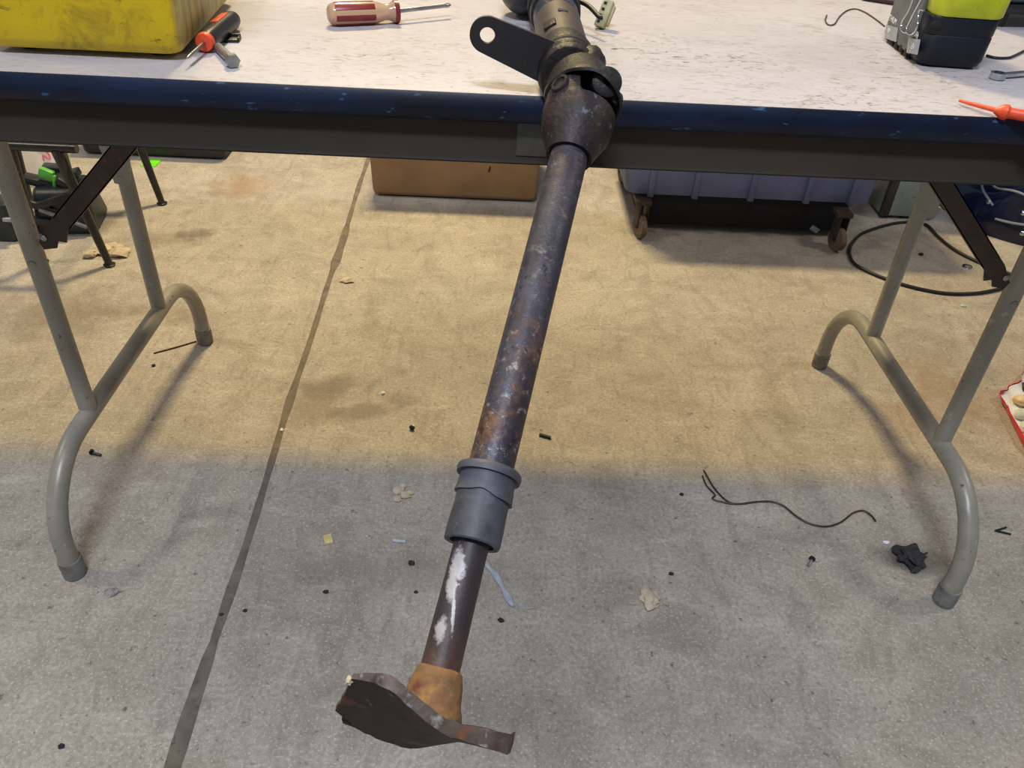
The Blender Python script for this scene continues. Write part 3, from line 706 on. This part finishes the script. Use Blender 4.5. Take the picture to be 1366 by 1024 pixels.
# thin brown wire
bm = B(); pts = [at_z(x, y, TZ+.001) for x, y in ((1103, 20), (1101, 27), (1105, 33), (1113, 32), (1120, 22), (1130, 14), (1142, 12), (1155, 17), (1170, 27), (1180, 35))]
tube(bm, smooth_path(pts, 5), .0008, 6); tag(obj('wire', bm, 'copper', None, pts[0]), 'thin brown curled wire on the tabletop left of the lime tool', 'wire')
bm = B(); a, b = at_z(1150, -4, TZ+.004), at_z(1196, 3, TZ+.004); tube(bm, [a, a.lerp(b, .1), a.lerp(b, .9), b], [.003, .004, .004, .003], 10)
tag(obj('grip_rod', bm, 'redwood', None, V((a.x, a.y, TZ))), 'dark reddish rod behind the lime tool at the top of the photo', 'rod')
# second tool at the right edge
c = at_z(1395, 30, TZ)
t2 = thing('battery_charger', (c.x, c.y, TZ), 'blue grey and black device on short feet at the right, behind the lime tool', 'charger')
dx = V((1, .10, 0)).normalized(); dy = V((-.10, 1, 0)).normalized(); R2 = Matrix((dx, dy, V((0, 0, 1)))).transposed()
c2 = at_z(1312, 38, TZ)+dx*.085+dy*.05
bm = B(); box(bm, c2+V((0, 0, .022)), (.15, .10, .012), .003, R2); obj('base_plate', bm, 'black', t2)
bm = B(); box(bm, c2+dx*.001+V((0, 0, .045)), (.158, .104, .034), .010, R2, 3); obj('housing', bm, 'duskgrey', t2)
bm = B(); box(bm, c2+V((0, 0, .066)), (.12, .08, .012), .004, R2); obj('top_cover', bm, 'black', t2)
for ax_, ay in ((-.055, -.035), (.055, -.035), (-.055, .035), (.055, .035)):
    bm = B(); lathe(bm, [(0, .005), (.017, .006)], c2+dx*ax_+dy*ay, (0, 0, 1), 12); obj('foot', bm, 'black', t2)
bm = B(); pts = [at_z(x, y, TZ+.0015) for x, y in ((1316, 74), (1328, 77), (1345, 77), (1356, 73), (1372, 66), (1400, 62))]
tube(bm, smooth_path(pts, 5), .0014, 8); tag(obj('cable', bm, 'cable', None, pts[0]), 'short thin black cable on the tabletop right of the lime tool', 'cable')
# spanner
a, b = at_z(1331, 101.5, TZ+.003), at_z(1425, 93, TZ+.003); ax = (b-a).normalized(); nr = V((-ax.y, ax.x, 0))
wr = thing('spanner', V((a.x, a.y, TZ)), 'chrome spanner with a ring end on the table below the lime tool', 'spanner')
bm = B(); oc = circ(24, .0075); ic = circ(24, .0046); ring_plate(bm, oc, ic, a-V((0, 0, .002)), ax, nr, V((0, 0, 1)), .0055); obj('ring_end', bm, 'chrome', wr)
bm = B(); prism(bm, [(.006, -.0030), (.10, -.0036), (.10, .0036), (.006, .0030)], a-V((0, 0, .0015)), ax, nr, V((0, 0, 1)), .004); bmesh.ops.bevel(bm, geom=list(bm.edges), offset=.0009, segments=1, affect='EDGES'); obj('shaft', bm, 'chrome', wr)
# orange pick
a, b, c = at_z(1280, 134, TZ+.004), at_z(1331, 148, TZ+.006), at_z(1400, 160, TZ+.006)
pk = thing('pick', V((b.x, b.y, TZ)), 'bright orange slim plastic tool on the right front edge of the table', 'tool')
ax = (c-b).normalized(); bm = B(); tube(bm, [a, a.lerp(b, .5), b+ax*.004], [.0013, .0018, .0022], 10); obj('probe', bm, 'orange', pk)
bm = B(); lathe(bm, [(-.003, .0022), (.0, .0038), (.003, .0062), (.007, .0066), (.009, .0046), (.014, .0044), (.06, .0050), (.075, .0045)], b, ax, 18); obj('grip', bm, 'orange', pk)

# ------------------------------------------------------------------ things standing on the floor behind
# cardboard box
cbx = thing('cardboard_box', (-.128, 1.60, 0), 'brown cardboard box on the floor behind the table, left of the blue grey tote', 'box')
bm = B(); rings = []
for z, g in ((0, -.030), (.004, -.016), (.011, -.004), (.020, 0), (.16, .004), (.32, .002)):
    rings.append([V((x, y, z)) for x, y in rrect(-.362-g, .104+g, 1.445-g, 1.76+g, .012, 3)])
loft(bm, rings); obj('box_body', bm, 'cardboard', cbx, ang=50)
bm = B(); q = at_y(653, 226, 1.4395); box(bm, (q.x, 1.4405, q.z), (.004, .002, .016), .0006, Matrix.Rotation(.2, 3, 'Y')); obj('hand_slit', bm, 'dark', cbx); bm = B(); q = at_y(552, 208, 1.4395); box(bm, (q.x, 1.4405, q.z+.006), (.004, .002, .014), .0006, Matrix.Rotation(.2, 3, 'Y'))
obj('hand_slit', bm, 'dark', cbx)
for x0, x1 in ((-.365, -.13), (-.126, .107)):
    bm = B(); box(bm, ((x0+x1)/2, 1.602, .322), (x1-x0, .325, .004), .001); obj('flap', bm, 'cardboard', cbx)

# tote on castors
tt = thing('storage_tote', (.66, 1.50, 0), 'blue grey ribbed plastic tote on castors under the table', 'tote')
bm = B(); loft(bm, [[V((x, y, z)) for x, y in rrect(.330-g, .985+g, 1.290-g, 1.68+g, .035, 4)] for z, g in ((.108, -.008), (.111, 0), (.25, .012), (.40, .022))])
tb = obj('tote_body', bm, 'tote', tt, ang=50)
for px in (870, 930, 1006, 1082, 1143):
    q = at_y(px, 240, 1.287)
    bm = B(); box(bm, (q.x, 1.283, .250), (.016, .016, .285), .003); obj('rib', bm, 'tote', tb)
bm = B(); loft(bm, [[V((x, y, z)) for x, y in rrect(.31-g, 1.005+g, 1.27-g, 1.70+g, .045, 4)] for z, g in ((.385, 0), (.39, .006), (.415, .008), (.42, 0))]); obj('tote_rim', bm, 'tote', tt)
bm = B(); box(bm, (.66, 1.50, .0615), (.56, .37, .095), .006); obj('underframe', bm, 'dark', tt)
bm = B(); q = at_y(1087, 306, 1.312); box(bm, (q.x, 1.314, q.z), (.026, .004, .014), .001, Matrix.Rotation(.5, 3, 'Y')); obj('tag', bm, 'labelgrey', tt)
wl, wr_ = at_z(852, 317), at_z(1113, 334)
for x, y in ((wl.x, wl.y+.004), (wr_.x, wr_.y+.004), (.372, 1.64), (.925, 1.64)):
    bm = B(); lathe(bm, [(-.009, .024), (-.007, .032), (.007, .032), (.009, .024)], (x, y, .032), V((1, .25, 0)), 22); wh = obj('castor_wheel', bm, 'caster', tt)
    bm = B(); bx = V((1, .25, 0)).normalized()
    for s_ in (-1, 1): box(bm, V((x, y+.008, .062))+bx*.0125*s_, (.0025, .030, .068), .001, Matrix.Rotation(.245, 3, 'Z'))
    box(bm, (x, y+.018, .099), (.042, .05, .012), .002); tube(bm, [V((x, y, .032))-bx*.015, V((x, y, .032))+bx*.015], .004, 8); obj('castor_fork', bm, 'brace', wh)

# pale green enclosure
ge = thing('metal_enclosure', (1.13, 1.58, 0), 'pale green enamelled metal enclosure with a black slot, right of the tote', 'enclosure')
g0 = at_z(1172, 292); g1 = at_z(1246, 296); gx = (g1-g0).normalized(); gy = V((-gx.y, gx.x, 0)); R3 = Matrix((gx, gy, V((0, 0, 1)))).transposed(); gc = (g0+g1)/2+gy*.065
bm = B(); box(bm, gc+V((0, 0, .175)), ((g1-g0).length, .13, .33), .008, R3); body = obj('enclosure_body', bm, 'enamel', ge)
bm = B(); box(bm, g0+gx*.012-gy*-.006+V((0, 0, .17)), (.026, .018, .32), .004, R3); obj('corner_post', bm, 'brace', ge)
bm = B(); q = g0+gx*.065+gy*.009+V((0, 0, .085)); box(bm, q, (.016, .004, .042), .001, R3); obj('slot', bm, 'dark', ge)
for k in (.2, .5, .85):
    bm = B(); box(bm, g0+gx*(g1-g0).length*k+gy*.03+V((0, 0, .006)), (.022, .03, .012), .002, R3); obj('foot', bm, 'black', ge)

# glossy blue bundle
bb = thing('plastic_sheeting', (1.73, 1.70, 0), 'glossy dark blue plastic sheeting bundled on the floor beyond the right table leg', 'plastic sheet')
bm = B(); cx_, cy_ = 1.73, 1.70; nr_, na = 44, 128; rings = []
def bundle(a, t):
    R0 = .47+.03*math.sin(3*a+1)+.015*math.sin(7*a)
    r = R0*math.sin(t*math.pi/2)**.8; z = .34*math.cos(t*math.pi/2)**.75
    f_ = .045*math.sin(9*a+4*t*2.5+2*math.sin(3*t*3))*math.sin(math.pi*min(1, t*1.05))
    q = V((cx_+(r+f_)*math.cos(a), cy_+(r+f_)*math.sin(a), max(.0, z+f_*.9)))
    nz = noise.noise(q*7)*.045*math.sin(math.pi*t); rg = .06*(.25-abs(noise.noise(q*4.2+V((3, 1, 0)))))*math.sin(math.pi*min(1, t*1.02)); q += V((math.cos(a)*.7, math.sin(a)*.7, .8))*rg; q.z = max(0, q.z+nz); return q
for i in range(nr_+1):
    t = i/nr_; rings.append([bm.verts.new(bundle(2*math.pi*k/na, max(t, .01))) for k in range(na)])
bm.faces.new(rings[0])
for a, b in zip(rings, rings[1:]):
    for k in range(na): bm.faces.new((a[k], a[(k+1) % na], b[(k+1) % na], b[k]))
obj('sheet', bm, 'bluebag', bb, ang=None)
for a0, a1, t0, t1 in ((3.58, 3.86, .74, .90), (3.74, 4.10, .77, .85), (3.9, 4.3, .95, .93)):
    bm = B(); tube(bm, smooth_path([bundle(a0+(a1-a0)*k/8, t0+(t1-t0)*k/8)+V((0, 0, .003)) for k in range(9)], 3), .0035, 8); obj('seam_piping', bm, 'piping', bb)
for a, t in ((3.83, .885), (4.02, .89), (4.06, .97), (3.75, .77), (3.50, .86)):
    bm = B(); q = bundle(a, t); nrm = (q-V((cx_, cy_, -.05))).normalized(); lathe(bm, [(0, .007), (.003, .0065), (.005, .003)], q, nrm, 12); obj('eyelet', bm, 'chrome', bb)

# black cable loop on the floor
pts = [at_z(x, y, .0045) for x, y in ((1440, 330), (1366, 336), (1322, 327), (1284, 322), (1256, 305), (1232, 297), (1205, 297), (1172, 304), (1146, 314), (1134, 330), (1135, 347), (1152, 361), (1185, 373), (1222, 384), (1262, 391), (1300, 391), (1330, 386), (1352, 372))]
pts = [at_z(x, y, .0045) for x, y in ((1420, 392), (1366, 372), (1338, 362), (1300, 347), (1272, 332), (1252, 316), (1236, 300), (1216, 296), (1192, 298), (1166, 305), (1146, 314), (1134, 330), (1136, 347), (1152, 359), (1185, 373), (1222, 384), (1262, 391), (1300, 391), (1330, 386), (1352, 380), (1420, 360))]
pts[0].z = pts[1].z = pts[2].z = .0045
bm = B(); P_ = smooth_path(pts, 5); tube(bm, P_, .0042, 10)
tag(obj('cable', bm, 'cable', None, (pts[11].x, pts[11].y, 0)), 'thick black cable looped on the floor behind the right table leg', 'cable')

# left: low black stand, white board, black pouch, bins
stn = thing('low_stand', (-.985, 1.17, 0), 'low black metal stand with splayed legs behind the left table leg', 'stand')
tz = .284; y0_, y1_ = .990, 1.345; xr, xl = -.962, -1.062
bm = B(); tube(bm, [V((xl-.015, y0_, tz)), V((xr+.045, y0_, tz))], .0105, 12); tube(bm, [V((xl-.215, y1_, tz)), V((xr+.045, y1_, tz))], .0105, 12)
tube(bm, [V((xl, y0_, tz)), V((xl-.20, y1_, tz))], .009, 10); tube(bm, [V((xr, y0_, tz)), V((xr, y1_, tz))], .009, 10); obj('top_frame', bm, 'standblack', stn)
for x, xb in ((xr, -.919), (xl, -1.075)):
    for y in (y0_, y1_):
        bm = B(); sx = -.20 if (y == y1_ and x == xl) else 0; a = V((x+sx, y, tz-.004)); b = V((xb+sx, y+(.0 if y == y0_ else -.005), .004)); tube(bm, [a, a.lerp(b, .5), b], [.0125, .0105, .0085], 12)
        lathe(bm, [(0, .010), (.004, .014), (.006, .009)], V((b.x, b.y, 0)), (0, 0, 1), 14); obj('leg', bm, 'standblack', stn)
        if x == xr:
            bm = B(); box(bm, (x+.012, y, tz-.03), (.004, .03, .05), .001); obj('gusset', bm, 'standblack', stn)
wb = thing('carton', (-1.4, 1.42, 0), 'white carton with a pink scribble behind the low black stand', 'box')
k1 = at_z(92, 226); k0 = at_z(-60, 300); wx = (k1-k0).normalized(); wy = V((-wx.y, wx.x, 0)); Lw = (k1-k0).length; R4 = Matrix((wx, wy, V((0, 0, 1)))).transposed(); wc = (k0+k1)/2+wy*.05
bm = B(); box(bm, wc+V((0, 0, .17)), (Lw, .10, .34), .003, R4); obj('carton_body', bm, 'paper', wb)
q = R4.inverted() @ (k1-wc)
def onb(u, z): return k1-wx*u-wy*.0005+V((0, 0, z))
bm = B(); tube(bm, smooth_path([onb(.068+u, .070+z) for u, z in ((.018, .020), (.004, .014), (-.012, .0), (-.014, -.018), (-.004, -.012), (.006, .0), (.008, -.016))]), .0028, 6); obj('scribble', bm, 'pink', wb)
# black pouch with green clip
pc = at_z(88, 322); pcx, pcy = -1.075, 1.20
po = thing('tool_pouch', (pcx, pcy, 0), 'black webbing tool pouch with a green clip under the low stand', 'pouch')
bm = B(); box(bm, (pcx-.02, pcy, .058), (.15, .14, .115), .018, Matrix.Rotation(.2, 3, 'Z'), 3, (.8, .8))
for v in bm.verts: v.co += V((noise.noise(v.co*18), noise.noise(v.co*18+V((5, 0, 0))), noise.noise(v.co*18+V((0, 5, 0)))*(v.co.z > .02)))*.012
obj('pouch_body', bm, 'teal', po)
for k, (dx_, dy_, dz_, ry, l_, m_) in enumerate(((-.04, -.02, .122, .3, .07, 'black'), (.01, .0, .128, -.25, .08, 'black'), (.035, -.02, .112, .7, .07, 'black'), (-.02, .03, .135, .1, .06, 'teal'), (-.02, -.071, .075, .45, .12, 'black'), (.02, -.072, .05, .5, .11, 'piping'), (-.03, -.074, .040, .15, .10, 'black'), (.01, -.070, .095, -.3, .09, 'black'))):
    bm = B(); box(bm, (pcx-.02+dx_, pcy+dy_, dz_), (l_, .014 if dy_ < -.05 else .035, .008 if m_ == 'piping' else .018), .003, Matrix.Rotation(.2, 3, 'Z') @ Matrix.Rotation(ry, 3, 'Y')); obj('strap', bm, m_, po)
bm = B(); q = at_y(62, 232, pcy-.03); box(bm, q, (.034, .016, .026), .004, Matrix.Rotation(.4, 3, 'Y')); box(bm, q+V((.016, -.003, -.016)), (.008, .010, .03), .002, Matrix.Rotation(.2, 3, 'Y')); obj('clip', bm, 'green', po)
# dark teal bin, left edge
bn = thing('storage_bin', (-1.36, 1.17, 0), 'dark teal plastic bin at the left edge under the table', 'bin')
bm = B(); q = at_z(28, 330); loft(bm, [[V((x, y, z)) for x, y in rrect(-1.56-g, q.x-.02+g, 1.085-g, 1.14+g, .012, 3)] for z, g in ((0, -.004), (.004, 0), (.060, .002))]); obj('bin_body', bm, 'teal', bn)
bm = B(); loft(bm, [[V((x, y, z)) for x, y in rrect(-1.565-g, q.x-.016+g, 1.080-g, 1.145+g, .014, 3)] for z, g in ((.061, -.002), (.064, .002), (.098, 0), (.102, -.006))]); obj('bin_lid', bm, 'teal', bn)
bm = B(); q2 = at_y(10, 293, 1.078); box(bm, q2, (.022, .008, .010), .002); obj('latch', bm, 'labelgrey', bn)
# low black case at the back left and its green tag
lc = thing('black_case', (-1.07, 1.86, 0), 'long low black case on the floor at the back left', 'case')
bm = B(); q0 = at_z(112, 206); q1 = at_z(303, 212); yc = at_z(240, 212).y; loft(bm, [[V((x, y, z)) for x, y in rrect(q0.x-g, q1.x+g, yc-g, 2.02+g, .015, 3)] for z, g in ((.006, -.006), (.010, 0), (.075, .003))]); obj('case_base', bm, 'black', lc)
bm = B(); loft(bm, [[V((x, y, z)) for x, y in rrect(q0.x-g, q1.x+g, yc-g, 2.02+g, .015, 3)] for z, g in ((.077, .004), (.08, .007), (.125, .004), (.13, -.004))]); obj('case_lid', bm, 'black', lc)
for x in (q0.x+.05, q1.x-.05):
    for y in (1.74, 1.98): bm = B(); lathe(bm, [(0, .014), (.007, .014)], (x, y, 0), (0, 0, 1), 12); obj('case_foot', bm, 'dark', lc)
bm = B(); a = at_z(187, 222); b = at_z(216, 213.5); box(bm, ((a.x+b.x)/2, (a.y+b.y)/2, .0012), (b.x-a.x, b.y-a.y, .0024), .0008); tag(obj('tag', bm, 'neon', None, ((a.x+b.x)/2, (a.y+b.y)/2, 0)), 'fluorescent green tag on the floor in front of the long black case', 'tag')

# open red snack bag at the right edge
sb = thing('snack_bag', (1.12, .54, 0), 'open red snack bag with a white lining, cut by the right edge of the photo', 'bag')
cor = [at_z(1329, 536), at_z(1338, 552), at_z(1366, 604), at_z(1395, 640), at_z(1480, 600), at_z(1470, 500), at_z(1400, 470), at_z(1368, 497), at_z(1352, 519), at_z(1340, 527)]
ol = []
for i, p in enumerate(cor):
    q = cor[(i+1) % len(cor)]
    for k in range(5): ol.append(p.lerp(q, k/5))
cc = sum(ol, V())/len(ol)
def jig(p, s): return V((noise.noise(p*40+V((s, 0, 0))), noise.noise(p*40+V((0, s, 0))), 0))*.006
bm = B(); A0 = []; 
rows = []
for p in ol:
    d = (cc-p).normalized(); rows.append([p+d*.010+V((0, 0, .0005)), p+d*.004+jig(p, 1)+V((0, 0, .010)), p+jig(p, 2)*1.2+V((0, 0, .020+.005*noise.noise(p*30)))])
rv = [[bm.verts.new(q) for q in r] for r in rows]; rw = [[bm.verts.new(q+(cc-q).normalized()*.0012) for q in r] for r in rows]
n = len(ol)
for k in range(n):
    j = (k+1) % n
    for h in range(2): bm.faces.new((rv[k][h], rv[j][h], rv[j][h+1], rv[k][h+1]))
    bm.faces.new((rv[k][2], rv[j][2], rw[j][2], rw[k][2]))
obj('bag_rim', bm, 'redfoil', sb, ang=None)
bm = B()
il = [[bm.verts.new(p+(cc-p).normalized()*.0024+jig(p, 2)*1.2+V((0, 0, .017))), bm.verts.new(p+(cc-p).normalized()*.020+V((0, 0, .004))), bm.verts.new(p.lerp(cc, .5)+V((0, 0, .003+.003*noise.noise(p*25))))] for p in ol]
cv = [i_[2] for i_ in il]
for k in range(n):
    j = (k+1) % n
    for h in range(2): bm.faces.new((il[k][h], il[j][h], il[j][h+1], il[k][h+1]))
bm.faces.new(cv); obj('bag_lining', bm, 'paper', sb, ang=None)
for i, (x, y, m_, r) in enumerate(((1362, 540, 'beige', (.020, .016, .010)), (1360, 558, 'cream', (.017, .013, .010)), (1366, 575, 'cream', (.016, .012, .010)), (1380, 552, 'cream', (.022, .018, .012)), (1386, 578, 'beige', (.020, .016, .010)), (1398, 560, 'cream', (.022, .018, .012)))):
    q = at_z(x, y, .0); bm = B(); lump(bm, q+V((0, 0, .011)), r, i, .25); tag(obj('wrapped_snack', bm, m_, None, (q.x, q.y, 0)), ['beige wrapped snack nearest the left corner of the red bag', 'pale packet at the left side inside the red bag', 'pale packet at the lower left inside the red bag', 'pale packet in the middle of the red bag', 'beige wrapped snack low in the red bag', 'pale packet at the right inside the red bag'][i], 'snack', 'snacks in the red bag')
bm = B(); q = at_z(1366, 521, .0); lump(bm, q+V((0, 0, .010)), (.010, .014, .007), 5, .3); tag(obj('wrapped_snack', bm, 'brace', None, (q.x, q.y, 0)), 'small dark brown piece at the top of the open red bag', 'snack')

# ------------------------------------------------------------------ litter on the floor
def bit(px, py, rad, m, label, name='debris', cat='debris', seed=1, amp=.4, sub=2):
    rad = tuple(v*(.68 if name in ('crumb', 'pebble') else 1) for v in rad); q = at_z(px, py); bm = B(); lump(bm, q+V((0, 0, rad[2]*.8)), rad, seed, amp, sub=sub, zmin=.0003)
    return tag(obj(name, bm, m, None, (q.x, q.y, 0), ang=25), label, cat)
def wire(px, r, m, label, name='wire', z=None, cat='wire'):
    pts = [at_z(x, y, (z[i] if z else r)) for i, (x, y) in enumerate(px)]; bm = B(); tube(bm, smooth_path(pts, 5), r, 7)
    return tag(obj(name, bm, m, None, (pts[0].x, pts[0].y, 0)), label, cat)
# curled brown wire with a forked end
tw = thing('wire', at_z(985, 672), 'long wavy brown wire with a forked end on the floor', 'wire')
bm = B(); tube(bm, smooth_path([at_z(x, y, .0022) for x, y in ((939, 627), (949, 645), (957, 656), (970, 668), (984, 672), (1010, 669), (1030, 669), (1046, 675), (1062, 688), (1080, 698), (1102, 702), (1122, 696), (1138, 684), (1152, 681), (1163, 688), (1168, 695))], 4), .0016, 7); obj('strand', bm, 'copper', tw)
bm = B(); tube(bm, smooth_path([at_z(x, y, .0026) for x, y in ((937, 634), (943, 648), (954, 660), (950, 664), (958, 668), (978, 672))], 4), .0014, 7); obj('strand', bm, 'copper', tw)
# pale plastic strip beneath the shaft
ps = [at_z(x, y, .004) for x, y in ((640, 738), (650, 754), (661, 766), (670, 782), (680, 800), (685, 808))]
bm = B(); P_ = smooth_path(ps, 4); tube(bm, P_, [.0042+.0012*math.sin(i*.9) for i in range(len(P_))], 8, flat=.55); tag(obj('plastic_strip', bm, 'strip', None, (ps[0].x, ps[0].y, 0)), 'pale silvery strip of plastic on the floor below the shaft collar', 'strip')
wire(((690, 803), (693, 809), (702, 811), (712, 810)), .0012, 'strip', 'thin pale sliver at the end of the silvery strip', 'sliver', cat='debris')
# bigger crumpled pieces
bit(1213, 746, (.021, .023, .010), 'fluff', 'crumpled clump of charred black fluff near the right front foot', 'fluff_clump', 'debris', 4, .75, 3)
q = at_z(1237, 737, .006); bm = B(); tube(bm, [at_z(1222, 742, .008), q], .0016, 6); tag(obj('stick', bm, 'fluff', None, (q.x, q.y, 0)), 'short black stick poking from the clump of charred fluff', 'debris')
bit(866, 800, (.013, .017, .006), 'plaster', 'crumpled off white paper scrap on the grey floor right of the shaft', 'paper_scrap', 'paper', 6, .6, 3)
bit(463, 375, (.014, .012, .005), 'plaster', 'white paper scrap on the floor joint', 'paper_scrap', 'paper', 8, .6)
q = at_z(438, 720); bm = B(); box(bm, q+V((0, 0, .002)), (.013, .018, .004), .0008, Matrix.Rotation(.35, 3, 'Z')); tag(obj('paper_scrap', bm, 'tape', None, (q.x, q.y, 0)), 'yellowish square scrap on the floor left of the shaft collar', 'paper')
for i, (x, y, r) in enumerate(((532, 655, .010), (541, 662, .009), (530, 667, .007), (548, 658, .006), (538, 649, .006))):
    bit(x, y, (r, r*.9, .0035), 'plaster', None, 'plaster_crumb', 'debris', 10+i)['group'] = 'plaster crumbs left of the shaft collar'
for o, lab in zip([o for o in C.objects if o.name.startswith('plaster_crumb')], ('largest pale plaster crumb, at the left of the small heap beside the shaft collar', 'pale plaster crumb in the middle right of the heap beside the shaft collar', 'lowest pale plaster crumb of the heap beside the shaft collar', 'rightmost pale plaster crumb of the heap beside the shaft collar', 'topmost pale plaster crumb of the heap beside the shaft collar')): o['label'] = lab
for i, (x, y, r) in enumerate(((160, 340, .022), (140, 336, .020), (152, 333, .018), (122, 342, .014))):
    o = bit(x, y, (r*1.2, r, .009), 'plaster', ('white plaster chunk right of the near foot of the low black stand', 'white plaster chunk just left of the near foot of the black stand', 'white plaster chunk behind the near foot of the black stand', 'leftmost white plaster chunk at the near foot of the black stand')[i], 'plaster_chunk', 'debris', 20+i, .55); o['group'] = 'plaster chunks at the stand foot'
# screw-like bits
def clip_bit(px, py, label, m='black', m2=None, ln=.016, rz=0.4, name='clip'):
    q = at_z(px, py); t = thing(name, (q.x, q.y, 0), label, 'clip' if name == 'clip' else name)
    d = V((math.cos(rz), math.sin(rz), 0)); bm = B(); tube(bm, [q+V((0, 0, .003))-d*ln/2, q+V((0, 0, .003))+d*ln/2], .0026, 8); obj('stem', bm, m, t)
    bm = B(); lathe(bm, [(-.0015, .003), (-.0012, .0050), (.0012, .0050), (.0015, .003)], q+V((0, 0, .005))-d*ln/2, d, 12); obj('head', bm, m2 or m, t); return t
clip_bit(129, 607, 'small black clip lying by the left table leg', ln=.018, rz=-.3)
clip_bit(551, 571, 'white and black plastic cap on the yellowish floor', 'white', 'black', .009, 1.2, 'cap')
clip_bit(1080, 752, 'dark screw with a pale tip on the grey floor right of the shaft', 'zinc', 'black', .016, -2.2, 'screw')
q = at_z(727, 583); bm = B(); tube(bm, [q+V((-.010, .004, .003)), q+V((.010, -.004, .003))], .003, 8); tag(obj('stub', bm, 'black', None, (q.x, q.y, 0)), 'short black rubber stub on the floor right of the shaft', 'debris')
bit(511, 525, (.006, .006, .004), 'paper', 'white pebble left of the shaft', 'pebble', 'debris', 31)
q = at_z(533, 723); bm = B(); tube(bm, [q+V((-.010, .001, .0028)), q+V((.010, -.001, .0028))], .0028, 8); tag(obj('stub', bm, 'strip', None, (q.x, q.y, 0)), 'bluish silver stub on the floor left of the shaft collar', 'debris')
for x, y, r, lab in ((549, 752, .008, 'black crumb on the grey floor just left of the shaft'), (435, 790, .006, 'black crumb on the grey floor below the yellowish scrap'), (668, 828, .007, 'dark crumb on the grey floor right of the shaft'),
                     (82, 996, .006, 'black crumb near the bottom left corner'), (327, 815, .005, 'black crumb to the right of the floor joint, near the front'), (296, 820, .005, 'black crumb on the floor joint itself'),
                     (895, 766, .006, 'grey crumb on the floor between the shaft and the dark screw'), (1228, 340, .010, 'dark crumb inside the black cable loop'), (205, 488, .006, 'black crumb beside the left leg bar'), (909, 660, .006, 'dark crumb left of the wavy brown wire'), (555, 790, .005, 'dark crumb under the lower end of the shaft')):
    bit(x, y, (r, r*.8, r*.55), 'fluff', lab, 'crumb', 'debris', int(x))
bit(376, 574, (.005, .006, .003), 'paper', 'white crumb on the floor joint', 'crumb', 'debris', 3)
bit(1182, 724, (.008, .005, .003), 'paper', 'white crumb beside the clump of charred fluff', 'crumb', 'debris', 5)
bit(1285, 408, (.010, .008, .003), 'strip', 'pale crumb just outside the black cable loop', 'crumb', 'debris', 7)
bit(150, 791, (.010, .009, .002), 'greyscrap', 'greyish torn scrap right of the left front foot', 'paper_scrap', 'paper', 9, .7)
q = at_z(1337, 709); bm = B()
for a in (-.5, .6): tube(bm, [q+V((-.012, 0, .002)), q+V((.010, .014*a, .002))], .0018, 6)
tag(obj('fork_clip', bm, 'black', None, (q.x, q.y, 0)), 'black forked plastic bit right of the right table leg', 'clip')
q = at_z(1290, 356); bm = B(); lathe(bm, [(0, .008), (.0, .013), (.003, .012), (.003, .007)], q, (0, 0, 1), 18, closed=True); tag(obj('washer', bm, 'chrome', None, (q.x, q.y, 0)), 'shiny washer on the floor inside the black cable loop', 'washer')
wire(((205, 471), (235, 463), (262, 455)), .0015, 'copper', 'thin brown stick lying by the left back foot', 'stick', cat='debris')
